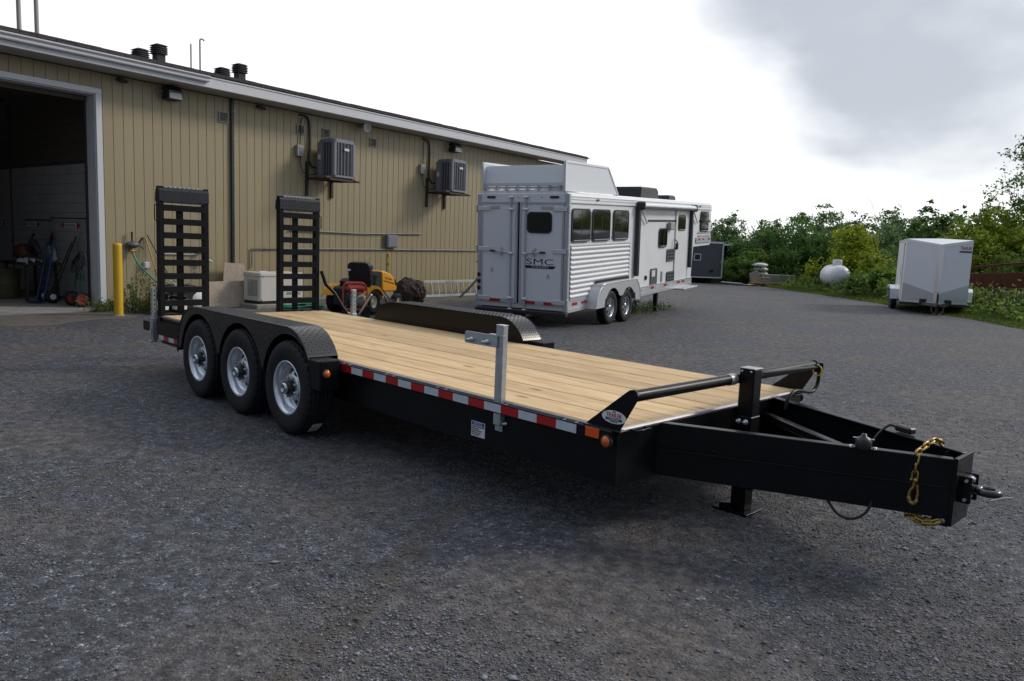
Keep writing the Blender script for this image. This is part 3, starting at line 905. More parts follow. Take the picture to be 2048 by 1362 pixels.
# tail: rear sill, black stub bar, lights
mb = MB(); mb.box((-4.02, 0, .53), (.09, 2.14, .20), .006); mb.box((-3.99, 0, .632), (.06, 2.1, .016), .003); mb.build('rear_sill', 'black', ET)
mb = MB(); mb.box((-4.30, -1.03, .487), (.40, .11, .112), .006); mb.build('stub_bar', 'black', ET)
for y in (-.8, .8):
    mb = MB(); mb.box((-4.07, y, .50), (.012, .15, .05), .004); mb.build('tail_lamp', 'red_tape', ET)
for i in range(5):
    mb = MB(); mb.box((-3.972, .55 + i * .12, ZD + .001), (.02, .07, .003)); mb.build('deck_clip', 'edge', ET)
# galvanised drop legs at the tail: near corner down, far one part way along
def dropleg(x, y, z0, z1, zs, face=-1):
    mb = MB(); mb.box((x, y, (z0 + z1) / 2), (.058, .058, z1 - z0), .008)
    lg = mb.build('drop_leg', 'galv', ET)
    mb = MB(); mb.box((x, y, (z0 + .03 + zs) / 2), (.076, .076, zs - z0 - .03), .008); mb.box((x, y, z0 - .004), (.13, .13, .008)); mb.build('sleeve', 'galv', lg)
    mb = MB()
    k = 0
    while zs + .05 + k * .052 < z1 - .03:
        z = zs + .05 + k * .052
        for ax, o in (((0, -1, 0), (x, y - .0292, z)), ((1, 0, 0), (x + .0292, y, z))):
            mb.lathe([(0, .0006), (.0085, .0006)], 12, o, ax)
        k += 1
    mb.build('pin_holes', 'hollow', lg)
    mb = MB(); mb.tube([(x + .03, y - .045, zs - .12), (x + .03, y - .052, zs - .14), (x + .035, y - .052, zs - .20)], .008, 6); mb.tube([(x - .05, y, zs - .05), (x + .06, y, zs - .05)], .01, 6); mb.build('pin', 'bolt', lg)
dropleg(-4.125, -1.085, .335, .965, .61)
dropleg(-3.36, 1.12, .46, .965, .66)
mb = MB(); mb.tube([(-2.96, 1.13, .925), (-3.27, 1.13, .62)], .013, 8); mb.build('brace_rod', 'galv', ET)

# spare wheel carrier post in the third pocket
mb = MB(); mb.box((1.78, -1.070, .80), (.063, .048, .62), .006); po = mb.build('carrier_post', 'galv', ET)
mb = MB(); mb.box((1.78, -1.070, 1.108), (.064, .05, .006), .002); mb.build('cap', 'galv', po)
mb = MB()
Pp = rrect(.30, .075, .012)
mb.prism(Pp, (1.625, -1.098, 1.008), (1, 0, 0), (0, 0, 1), .008); mb.box((1.755, -1.085, 1.045), (.13, .03, .008)); mb.build('carrier_plate', 'galv', po)
for x in (1.545, 1.69):
    mb = MB(); mb.lathe([(.016, 0), (.016, .010), (.009, .011), (.009, .045), (0, .046)], 10, (x, -1.106, .998), (0, -1, 0)); mb.build('bolt', 'bolt', po)
mb = MB(); mb.box((1.765, -1.0555, .50), (.066, .004, .11), .001); mb.build('post_foot', 'galv', po)
mb = MB(); mb.lathe([(.011, 0), (.011, .012), (.006, .013), (.006, .03), (0, .03)], 8, (1.83, -1.055, .505), (0, -1, 0)); mb.build('bolt', 'bolt', po)

# notice plate on the side beam
YB = -1.0535
mb = MB(); mb.box((1.572, YB - .0005, .417), (.130, .0016, .098)); nt = mb.build('notice_plate', 'decal', ET)
mb = MB(); mb.box((1.572, YB - .0018, .452), (.120, .001, .022)); mb.build('notice_band', 'decal_blue', nt)
text('notice_text', 'NOTICE', .024, 'decal', nt, (1.572, YB - .0030, .452), (R(90), 0, 0), .95)
for i, s in enumerate(('CHECK LOAD AND CHAINS', 'BEFORE MOVING', 'WHEEL NUTS MUST BE', 'TIGHT AT ALL TIMES', 'ON THIS TRAILER')):
    text('notice_text', s, .0098, 'decal_black', nt, (1.512, YB - .0026, .432 - i * .0128), (R(90), 0, 0), .95, align='LEFT')

# headboard: two leaning plates and a pipe across
HP = [(2.47, .640), (2.700, .640), (2.800, .815), (2.808, .842), (2.797, .862), (2.775, .870), (2.752, .864), (2.728, .846)]
for sy in (-1, 1):
    mb = MB(); mb.prism(HP, (0, sy * 1.052 + .006, 0), (1, 0, 0), (0, 0, 1), .012); mb.box((2.60, sy * 1.06, .637), (.26, .06, .008), .002)
    hp = mb.build('headboard_plate', 'black', ET)
    if sy < 0:
        # oval maker's sticker across the lower half of the plate
        oc = Vector((2.660, -1.0592, .7035)); ol = [(.082 * math.cos(a), .0355 * math.sin(a)) for a in [2 * math.pi * i / 32 for i in range(32)]]
        mb = MB(); mb.prism(ol, oc, (1, 0, 0), (0, 0, 1), .0010); stk = mb.build('oval_sticker', 'decal', hp)
        y = oc.y - .0022
        text('sticker_text', 'THE', .010, 'decal_navy', stk, (oc.x, y, oc.z + .028), (R(90), 0, 0), 1.2)
        text('sticker_text', 'TRAILER', .034, 'decal_red', stk, (oc.x, y, oc.z + .009), (R(90), 0, 0), .82, depth=.0006)
        mb = MB(); mb.prism(rrect(.112, .0145, .007), (oc.x, oc.y - .0012, oc.z - .0125), (1, 0, 0), (0, 0, 1), .0006); mb.build('sticker_band', 'decal_navy', stk)
        text('sticker_text', 'COMPANY', .0125, 'decal', stk, (oc.x, y - .0004, oc.z - .0125), (R(90), 0, 0), 1.35)
        text('sticker_text', 'PRODUCTS', .0085, 'decal_navy', stk, (oc.x, y, oc.z - .0255), (R(90), 0, 0), 1.2)
mb = MB(); mb.tube([(2.768, -1.04, .832), (2.768, -.02, .832)], .032, 20); mb.build('headboard_pipe', 'black', ET)
mb = MB(); mb.tube([(2.768, -.02, .832), (2.768, 1.04, .832)], .032, 20); mb.build('headboard_pipe', 'black', ET)
mb = MB(); mb.lathe([(.034, -.09), (.036, -.085), (.036, -.02), (.034, -.015)], 20, (2.768, -.02, .832), (0, 1, 0)); mb.build('pipe_collar', 'edge', ET)

# drop leg jack with side crank
JX, JY = 2.835, .045
mb = MB(); mb.box((JX, JY, .735), (.100, .100, .335), .008); jk = mb.build('jack', 'black', ET)
mb = MB(); mb.box((JX, JY, .903), (.104, .104, .007), .002); mb.build('jack_cap', 'edge', jk)
mb = MB(); mb.box((JX, JY, .40), (.108, .108, .42), .006); mb.box((JX - .055, JY, .55), (.012, .19, .22), .002); mb.build('jack_body', 'black', jk)
mb = MB(); mb.box((JX, JY, .19), (.098, .098, .35), .005); mb.box((JX + .055, JY + .01, .21), (.03, .05, .13), .004); mb.build('jack_leg', 'black_gloss', jk)
mb = MB(); mb.box((JX - .02, JY, .010), (.235, .215, .012), .002)
for s in (-1, 1): mb.prism([(-.095, 0), (-.095, .035), (-.02, .05), (-.02, 0)], (JX, JY + s * .095, .015), (1, 0, 0), (0, 0, 1), .005)
mb.build('jack_foot', 'black_gloss', jk)
for z in (.575, .49):
    for dy in (-.052, -.03):
        mb = MB(); mb.lathe([(.018, 0), (.018, .012), (.010, .013), (.010, .03), (0, .032)], 8, (JX - .028 if dy < -.05 else JX + .02, JY - .052, z), (0, -1, 0)); mb.build('bolt', 'bolt', jk)
for dx in (-.03, .03):
    mb = MB(); mb.lathe([(.007, 0), (.007, .005), (0, .006)], 8, (JX + dx, JY - .051, .885), (0, -1, 0)); mb.build('bolt', 'bolt', jk)
mb = MB(); mb.lathe([(.017, .0), (.017, .05), (.012, .055), (0, .055)], 12, (JX + .02, JY + .05, .868), (0, 1, 0)); mb.tube([(JX + .02, JY + .09, .865), (JX + .02, .93, .840)], .012, 10)
mb.build('crank_shaft', 'black_gloss', jk)
mb = MB(); mb.tube(smoothpath([(JX + .02, .90, .850), (JX + .02, .955, .848), (JX + .02, .957, .80), (JX + .02, .95, .725), (JX + .02, .90, .680), (JX + .02, .82, .677), (JX + .02, .66, .702), (JX + .02, .58, .695), (JX + .02, .52, .655), (JX + .02, .497, .59)], 6), .0125, 10)
mb.box((JX + .02, .958, .835), (.05, .02, .07), .004); mb.build('crank_handle', 'black', jk)
mb = MB(); mb.tube([(JX + .02 + .03 * math.cos(a), .93 + .004 * math.sin(3 * a), .815 + .036 * math.sin(a)) for a in [2 * math.pi * i / 16 for i in range(16)]], .0055, 6, True); mb.build('crank_clip', 'yellow', jk)

# coupler plate, block and lunette eye
mb = MB()
mb.box((4.045, 0, .466), (.020, .255, .345), .003)
for sy in (-1, 1): mb.box((4.00, sy * .118, .325), (.075, .018, .075), .003)
cp = mb.build('coupler_plate', 'black', ET)
mb = MB()
for z in (.595, .575, .36, .34):
    for y in (-.085, .06):
        mb.lathe([(0, .0007), (.0095, .0007)], 12, (4.055, y + (.02 if z in (.575, .34) else 0), z), (1, 0, 0))
mb.build('plate_holes', 'hollow', cp)
mb = MB(); mb.lathe([(0, .0005), (.014, .0005), (.014, -.002)], 14, (4.012, -.1275, .315), (0, -1, 0)); mb.build('pin_head', 'edge', cp)
mb = MB()
for s in (-1, 1): mb.box((4.080, s * .052, .476), (.055, .016, .135), .003)
mb.box((4.068, 0, .476), (.03, .10, .125), .004); mb.build('lunette_block', 'black', cp)
mb = MB(); mb.tube([(4.06, .02, .515), (4.10, .03, .515)], .014, 8); mb.tube([(4.085, -.075, .525), (4.085, .078, .525)], .0085, 8); mb.tube([(4.085, -.075, .43), (4.085, .078, .43)], .0085, 8); mb.build('block_bolts', 'bolt', cp)
mb = MB(); c0 = Vector((4.166, 0, .478))
mb.tube([c0 + Vector((.045 * math.cos(a), .045 * math.sin(a), 0)) for a in [2 * math.pi * i / 28 for i in range(28)]], .0185, 12, True)
mb.tube([(4.075, 0, .478), (4.10, 0, .478), (4.125, 0, .478)], [.027, .024, .019], 12); mb.build('lunette_eye', 'enamel', cp)

# safety chains: one hung over the near tongue beam with its hook, one bunched below
lk = MB()
L2, RR = .0125, .0125
pts = [(L2 + RR * math.sin(a), RR * math.cos(a), 0) for a in [math.pi * i / 6 for i in range(7)]] + [(-L2 - RR * math.sin(a), -RR * math.cos(a), 0) for a in [math.pi * i / 6 for i in range(7)]]
lk.tube(pts, .0060, 6, True); lkm = lk.mesh('chain_link'); lkm.materials.append(M['gold'])
def chain(path, parent):
    P = [Vector(p) for p in path]; seg = [(b - a).length for a, b in zip(P, P[1:])]; tot = sum(seg); n = int(tot / .037)
    for i in range(n):
        s = (i + .5) * tot / n; k = 0
        while s > seg[k] and k < len(seg) - 1: s -= seg[k]; k += 1
        p = P[k].lerp(P[k + 1], s / seg[k]); d = (P[k + 1] - P[k]).normalized()
        q = d.to_track_quat('X', 'Z'); q = q @ Euler(((R(8) if i % 2 else R(98)) + random.uniform(-.15, .15), 0, 0)).to_quaternion()
        o = link('chain_link', lkm, None, parent, p); o.rotation_mode = 'QUATERNION'; o.rotation_quaternion = q
sc = MB(); sc.tube([(3.93, .13, .602), (3.93, .13, .615), (3.945, .115, .615)], .006, 6); ch = sc.build('safety_chain', 'gold', ET)
chain([(3.925, .075, .655), (3.915, .02, .682), (3.903, -.05, .682), (3.893, -.12, .662), (3.886, -.172, .642), (3.884, -.182, .600), (3.886, -.186, .505)], ch)
hk = MB(); hk.tube(smoothpath([(3.886, -.19, .510), (3.886, -.19, .47), (3.873, -.19, .447), (3.869, -.19, .418), (3.877, -.19, .390), (3.893, -.19, .385), (3.906, -.19, .402), (3.905, -.19, .43)], 5), [.0075] * 6 + [.0085] * 10 + [.012] * 9 + [.010] * 6 + [.007] * 5, 8)
hk.tube([(3.902, -.19, .485), (3.909, -.19, .43)], .006, 6); hk.ball((3.892, -.19, .503), .013, 8, 6); hk.ball((3.872, -.19, .503), .009, 8, 6); hk.build('hook', 'gold', ch)
sc = MB(); sc.tube([(4.0, -.10, .318), (3.985, -.10, .318)], .007, 6); c2 = sc.build('safety_chain', 'gold', ET)
random.seed(5)
for off in (0, .018, -.016, .03):
    chain([(3.865 + off, -.165, .350), (3.885 + off, -.165 + off * .3, .310 + off * .3), (3.93, -.158 + off, .288 + abs(off) * .4), (3.975, -.150 + off * .5, .298), (4.005, -.135, .312)], c2)
# breakaway canister, plug, cable, brace inside the tongue
bd = Vector((1.35, .58, 0)).normalized()
pc = Vector((3.662, -.288, .632))
mb = MB(); mb.lathe([(.036, -.012), (.040, 0), (.040, .028), (.030, .045), (.014, .052), (.012, .064), (0, .066)], 18, pc + Vector((0, 0, .012)), (0, 0, 1)); bk = mb.build('breakaway_switch', 'plastic', ET)
mb = MB(); mb.tube([pc + bd * -.05 + Vector((0, 0, .052)), pc + bd * .05 + Vector((0, 0, .050))], .004, 6)
for s in (-1, 1): mb.lathe([(.011, 0), (.011, .012), (0, .013)], 8, pc + bd * s * .055, (0, 0, 1))
mb.build('bracket_bolts', 'bolt', bk)
mb = MB(); fd = Vector((1.35, -.58, 0)).normalized(); pf = Vector((3.62, .296, .655)); mb.beam(pf, pf + fd * .11, .05, .036, .008); mb.tube(smoothpath([pf, pf - fd * .05 + Vector((0, -.03, .0)), pf + Vector((-.09, -.08, -.08)), pf + Vector((-.10, -.1, -.2))], 5), .008, 6); mb.build('trailer_plug', 'plastic', ET)
mb = MB(); mb.tube(smoothpath([(3.525, -.33, .36), (3.535, -.325, .315), (3.585, -.31, .262), (3.65, -.29, .258), (3.70, -.27, .30), (3.72, -.26, .36)], 6), .0075, 8); mb.build('brake_cable', 'plastic', ET)
mb = MB(); mb.beam((2.72, .52, .52), (3.60, -.24, .58), .05, .05, .006); mb.build('tongue_brace', 'black', ET)

# ================================================================= WORKSHOP (local frame: x along the front wall, -y out of it, z up)
BO, BR = (-12.0348, 0.66642, 0.0), (0, 0, R(99))
BM = Matrix.Translation(BO) @ Matrix.Rotation(R(99), 4, 'Z')
def wp(s, out, z): return BM @ Vector((s, -out, z))
WB = thing('workshop_building', 'long tan steel sided workshop with an open overhead door, white eaves and dark shingle roof', 'building', BO, BR)
random.seed(21)
S0, S1, ZT, DL, DT, DEEP = -9.0, 17.05, 4.72, -4.6, 4.30, 13.0
# siding panels, each its own piece, over a dark backing
def panel_mesh(h):
    hw = .1031
    pr = [(-hw, .0), (-hw + .006, -.006), (-hw + .012, -.009), (hw - .012, -.009), (hw - .006, -.006), (hw, .0)]
    vs = [(x, y, z) for z in (0, h) for x, y in pr]; n = len(pr)
    me = bpy.data.meshes.new('siding_panel')
    me.from_pydata(vs, [], [(i, i + 1, i + 1 + n, i + n) for i in range(n - 1)])
    me.materials.append(M['siding']); return me
pm_full, pm_top = panel_mesh(ZT - .10), panel_mesh(ZT - DT - .115)
s = .115
while s < S1: link('siding_panel', pm_full, None, WB, (s, 0, .10)); s += .2065
s = .115 - .2065
while s > S0:
    if s < DL - .2: link('siding_panel', pm_full, None, WB, (s, 0, .10))
    elif s > DL + .0 or True: link('siding_panel', pm_top, None, WB, (s, 0, DT + .115))
    s -= .2065
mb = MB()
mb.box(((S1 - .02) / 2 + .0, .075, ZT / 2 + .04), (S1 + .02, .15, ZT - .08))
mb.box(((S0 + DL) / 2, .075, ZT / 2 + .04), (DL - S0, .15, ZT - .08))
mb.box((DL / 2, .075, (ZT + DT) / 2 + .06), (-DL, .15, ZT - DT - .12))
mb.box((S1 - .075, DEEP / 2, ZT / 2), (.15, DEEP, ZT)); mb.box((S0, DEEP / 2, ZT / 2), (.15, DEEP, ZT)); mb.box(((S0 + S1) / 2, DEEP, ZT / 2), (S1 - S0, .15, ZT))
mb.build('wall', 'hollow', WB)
mb = MB(); mb.box((S1 / 2 + .06, .05, .05), (S1 - .12, .12, .10)); mb.build('foundation', 'concrete', WB)
# roof, fascia, soffit, gutter
OV = .60
mb = MB()
sl = math.tan(R(7))
for (a, b) in (((S0 - .3, -OV - .03, 5.07), (S0 - .3, DEEP / 2, 5.07 + (DEEP / 2 + OV) * sl)),):
    A = [Vector(a), Vector(b)]; B_ = [v + Vector((S1 - S0 + .75, 0, 0)) for v in A]
    vs = A + B_ + [v - Vector((0, 0, .11)) for v in A + B_]
    mb.add(vs, [(0, 1, 3, 2), (4, 6, 7, 5), (0, 2, 6, 4), (2, 3, 7, 6), (1, 5, 7, 3), (0, 4, 5, 1)])
mb.add([(S0 - .3, DEEP / 2, 5.07 + (DEEP / 2 + OV) * sl), (S1 + .45, DEEP / 2, 5.07 + (DEEP / 2 + OV) * sl), (S1 + .45, DEEP + .5, 5.0), (S0 - .3, DEEP + .5, 5.0)], [(0, 1, 2, 3)])
roof = mb.build('roof', 'shingle', WB)
mb = MB(); random.seed(4)
x = S0 - .3
while x < S1 + .42:      # butt edges of the shingle courses along the eave
    w = random.uniform(.28, .34)
    for k in range(2): mb.box((x + w / 2 + k * .12, -OV - .038 - k * .004, 5.055 - k * .035 + random.uniform(-.004, .004)), (w - .012, .02, .034))
    x += w
mb.build('shingle_edge', 'shingle', roof)
mb = MB(); mb.box(((S0 + S1) / 2 + .07, -OV - .008, 4.850), (S1 - S0 + .7, .024, .205), .004); mb.box(((S0 + S1) / 2 + .07, -OV - .016, 4.965), (S1 - S0 + .7, .045, .03), .004); mb.build('fascia', 'galvwhite', WB)
mb = MB(); mb.box(((S0 + S1) / 2 + .07, -OV / 2, 4.745), (S1 - S0 + .7, OV - .01, .016)); mb.build('soffit', 'soffit', WB)
# gable end trim on the far end
mb = MB(); mb.beam((S1 + .44, -OV, 4.87), (S1 + .44, DEEP / 2, 4.87 + (DEEP / 2 + OV) * sl), .02, .2); mb.build('barge_board', 'galvwhite', WB)
mb = MB()   # K-profile gutter over the door, ending short
pr = [(0, .02), (-.012, .0), (-.070, .0), (-.085, .02), (-.085, .06), (-.105, .085), (-.125, .095), (-.125, .122), (-.112, .122), (-.112, .105), (0, .105)]
mb.prism([(y, z) for y, z in pr], (S0 - .3, -OV - .022, 4.845), (0, 1, 0), (0, 0, 1), 1.95 - S0 + .3)
mb.build('gutter', 'galvwhite', WB)
# door frame
mb = MB()
for x in (-.06, DL + .06): mb.box((x, -.012, DT / 2), (.12, .03, DT), .006)
mb.box((DL / 2, -.013, DT + .055), (-DL, .034, .11), .006)
fr = mb.build('door_frame', 'galvwhite', WB)
mb = MB()
for x in (-.128, DL + .128): mb.box((x, .19, DT / 2 - .01), (.016, .37, DT - .02))
mb.box((DL / 2, .19, DT - .012), (-DL - .26, .37, .016)); mb.build('jamb', 'galvwhite', fr)
mb = MB()
for x in (-.15, DL + .15):
    mb = MB(); mb.box((x, .385, DT / 2), (.05, .05, DT), .004); mb.build('door_track', 'steel_brown', fr)
# raised sectional door under the ceiling
mb = MB()
for k in range(7):
    mb.box((DL / 2, .5 + k * .56, DT + .12 + k * .02), (-DL - .35, .545, .045), .008)
    mb.box((DL / 2, .5 + k * .56, DT + .085 + k * .02), (-DL - .35, .05, .03))
mb.box((DL / 2, .34, DT - .02), (-DL - .3, .05, .20), .01); mb.build('overhead_door', 'inside_dark', WB)
# interior
mb = MB(); mb.box(((S0 + S1) / 2, DEEP / 2, .012), (S1 - S0 - .3, DEEP - .16, .024)); mb.build('shop_floor', 'concrete', WB)
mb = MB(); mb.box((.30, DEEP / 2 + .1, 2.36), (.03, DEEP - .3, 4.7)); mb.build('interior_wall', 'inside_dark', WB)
# ribbed liner sheets on the interior side wall, each its own piece
for k in range(14):
    z = .06 + k * .213
    mb = MB(); mb.prism([(0, 0), (0, .203), (-.008, .207), (-.014, .195), (-.014, .012), (-.008, .0)], (.284, .22, z), (1, 0, 0), (0, 0, 1), -(6.4)); mb.build('liner_sheet', 'inside', WB)
mb = MB(); mb.box((.276, 3.5, 3.055), (.02, 6.6, .05)); mb.build('liner_rail', 'plastic', WB)
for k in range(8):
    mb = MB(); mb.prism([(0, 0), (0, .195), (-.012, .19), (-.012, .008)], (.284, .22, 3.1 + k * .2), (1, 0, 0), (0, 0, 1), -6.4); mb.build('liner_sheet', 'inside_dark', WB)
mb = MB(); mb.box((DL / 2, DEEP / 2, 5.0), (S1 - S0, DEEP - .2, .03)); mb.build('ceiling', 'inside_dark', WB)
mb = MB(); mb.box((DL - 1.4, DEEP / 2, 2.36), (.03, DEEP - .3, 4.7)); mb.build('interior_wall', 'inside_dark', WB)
mb = MB(); mb.tube([(.262, 5.35, .3), (.262, 5.35, 4.6)], .02, 8); mb.tube([(.262, 1.3, 1.845), (.262, 3.15, 1.85), (.262, 3.15, 1.80), (.262, 4.6, 1.80)], .012, 6); mb.build('interior_conduit', 'plastic', WB)
# louvre vents high on the wall
def louvre(s, z, w=.24, h=.24):
    mb = MB(); t = .022
    for dx in (-1, 1): mb.box((s + dx * (w / 2 - t / 2), -.028, z), (t, .03, h), .004)
    for dz in (-1, 1): mb.box((s, -.028, z + dz * (h / 2 - t / 2)), (w - 2 * t, .03, t), .004)
    mb.box((s, -.016, z), (w, .006, h))
    o = mb.build('wall_vent', 'vent_grey', WB)
    for k in range(5):
        q = MB(); q.box((s, -.034, z - h / 2 + .048 + k * (h - .075) / 4.4), (w - .05, .03, .006), 0, Matrix.Rotation(R(32), 3, 'X')); q.build('louvre', 'vent_grey', o)
    q = MB(); q.box((s, -.0215, z), (w - .05, .004, h - .04)); q.build('vent_opening', 'hollow', o)
for s, z in ((2.70, 4.28), (4.84, 4.31), (5.64, 4.33), (7.27, 4.30)): louvre(s, z)
# dark downpipe / joint cover
mb = MB(); mb.box((2.91, -.045, 2.82), (.082, .055, 3.78), .012)
dpz = mb.build('downpipe', 'plastic', WB)
for k in range(6):
    q = MB(); q.box((2.945, -.076, 1.35 + k * .62), (.018, .008, .018)); q.build('strap', 'bolt', dpz)
# concrete apron at the door
mb = MB(); mb.box((DL / 2 - .1, -.45, .010), (-DL + .5, .98, .030), .006); mb.build('door_apron', 'concrete', WB)
mb = MB(); mb.box((DL / 2 - .1, -1.05, .004), (-DL + .9, .24, .016), .004); mb.build('apron_edge', 'timber', WB)

# trodden dirt and old chippings along the foot of the wall (setting)
random.seed(31)
V, F = [], []
for i in range(121):
    s_ = -7.5 + i * .215
    o1 = 1.15 + .35 * math.sin(i * .31) + .2 * math.sin(i * .83) + random.uniform(-.08, .08) + (.9 if 36 < i < 90 else 0)
    for o_, z_ in ((-.1, .03), (.25, .022), (o1 * .6, .010), (o1, .003)):
        p = wp(s_, o_ + (.9 if i < 36 else 0), z_); V.append((p.x, p.y, z_))
for i in range(120):
    for k in range(3):
        a = i * 4 + k; F.append((a, a + 4, a + 5, a + 1))
ds = fast_mesh('dirt_strip', V, F, 'dirt'); ds['kind'] = 'structure'

# roof ventilators and flue pipes (stand on the roof)
def on_roof(out): return 5.07 + (-out + OV) * sl
def ventilator(s, d, hgt, label):
    z0 = on_roof(-d) - .04
    t = thing('roof_ventilator', label, 'roof vent', wp(s, -d, z0), BR, 'dark slatted ventilators on the workshop roof')
    mb = MB(); mb.box((0, 0, hgt / 2), (.21, .21, hgt), .01); mb.box((0, 0, .02), (.5, .5, .04)); mb.build('duct', 'shingle', t)
    for k in range(4):
        q = MB(); z = hgt + .02 + k * .042
        q.lathe([(.11 * 1.41, z + .012), (.145 * 1.41, z - .022), (.145 * 1.41, z - .014), (.11 * 1.41, z + .022)], 4, (0, 0, 0)); o = q.build('slat', 'shingle', t); o.rotation_euler = (0, 0, R(45))
    q = MB(); z = hgt + .175; q.lathe([(.145 * 1.41, z), (.145 * 1.41, z + .012), (.08 * 1.41, z + .045), (0, z + .05)], 4, (0, 0, 0), (0, 0, 1), False); o = q.build('cap', 'shingle', t); o.rotation_euler = (0, 0, R(45))
    q = MB(); q.box((0, 0, hgt + .09), (.215, .215, .18)); q.build('core', 'hollow', t)
ventilator(1.43, 1.2, .18, 'low dark roof ventilator left of the taller one above the wall light')
ventilator(1.86, 1.2, .37, 'tall dark roof ventilator above the wall light')
ventilator(3.45, 1.2, .18, 'low dark roof ventilator nearest the bent flue pipe')
ventilator(3.93, 1.2, .37, 'tall dark roof ventilator farthest along the roof')
def flue(s, top, r, label, hook=False):
    z0 = on_roof(-1.2) - .03
    t = thing('flue_pipe', label, 'pipe', wp(s, -1.2, z0), BR, 'thin pipes standing on the workshop roof')
    mb = MB(); h = top - z0
    pts = [(0, 0, 0), (0, 0, h - .05)] + ([(.01, 0, h - .01), (.05, 0, h), (.085, 0, h), (.11, 0, h - .03)] if hook else [(0, 0, h)])
    mb.tube(pts, r, 10); mb.build('pipe', 'vent_grey', t)
    mb = MB(); mb.lathe([(.11, 0), (.05, .10), (r + .004, .16)], 14); mb.build('flashing', 'plastic', t)
flue(-.985, 6.6, .042, 'left of the two thick grey pipes above the open door')
flue(-.665, 6.7, .042, 'right of the two thick grey pipes above the open door')
flue(2.64, 6.03, .018, 'thin straight pipe beside the hook topped pipe on the roof')
flue(2.87, 6.20, .020, 'thin roof pipe with a hooked top', True)

# ----------------------------------------------------------------- fixtures on the front wall
def floodlight(s, z, label, flip):
    t = thing('wall_light', label, 'light', wp(s, 0, z), BR, 'box floodlights under the eave')
    mb = MB(); mb.prism([(-.02, .13), (-.16, .13), (-.29, .045), (-.29, .01), (-.24, -.13), (-.02, -.13)], (-.16, 0, 0), (0, 1, 0), (0, 0, 1), .32); mb.build('housing', 'plastic', t)
    mb = MB(); mb.add([(-.135, -.2935, .0), (.135, -.2935, .0), (.135, -.2455, -.122), (-.135, -.2455, -.122)], [(0, 1, 2, 3)]); mb.box((0, -.275, -.06), (.28, .015, .13), .004, Matrix.Rotation(R(-21), 3, 'X')); mb.build('lens', 'galvwhite', t)
    mb = MB(); mb.tube([(-.16, -.05, .03), (-.27, -.04, .03)], .02, 8); mb.ball((-.28, -.04, .03), .035, 8, 6); mb.build('photocell', 'vent_grey', t)
floodlight(1.42, 4.56, 'box floodlight on the tan wall near the open door', 0)
floodlight(10.55, 4.56, 'box floodlight on the tan wall above the farther condenser unit', 0)
def camera_unit(s, z, label):
    t = thing('security_camera', label, 'camera', wp(s, 0, z), BR, 'small dark cameras under the eave')
    mb = MB(); mb.tube([(0, -.02, .0), (0, -.06, -.01)], .035, 10); mb.build('mount', 'plastic', t)
    mb = MB(); mb.beam((-.03, -.07, .0), (.16, -.12, -.05), .075, .07, .02); mb.build('body', 'plastic', t)
camera_unit(.33, 4.67, 'small dark camera under the eave above the door frame corner')
camera_unit(3.60, 4.67, 'small dark camera under the eave right of the downpipe')
t = thing('horn_speaker', 'round grey horn speaker under the eave above the wall vent', 'speaker', wp(6.85, 0, 4.68), BR)
mb = MB(); mb.tube([(0, -.02, 0), (.0, -.16, -.02)], .05, 10); mb.box((0, -.03, 0), (.12, .06, .1), .01); mb.build('driver', 'vent_grey', t)
hd = Vector((-.18, -.9, -.12)).normalized()
mb = MB(); mb.lathe([(.04, 0), (.05, .04), (.08, .09), (.128, .13), (.136, .132), (.128, .124), (.08, .08), (.03, .05), (0, .05)], 24, (0, -.15, -.02), hd); mb.build('bell', 'galvwhite', t)

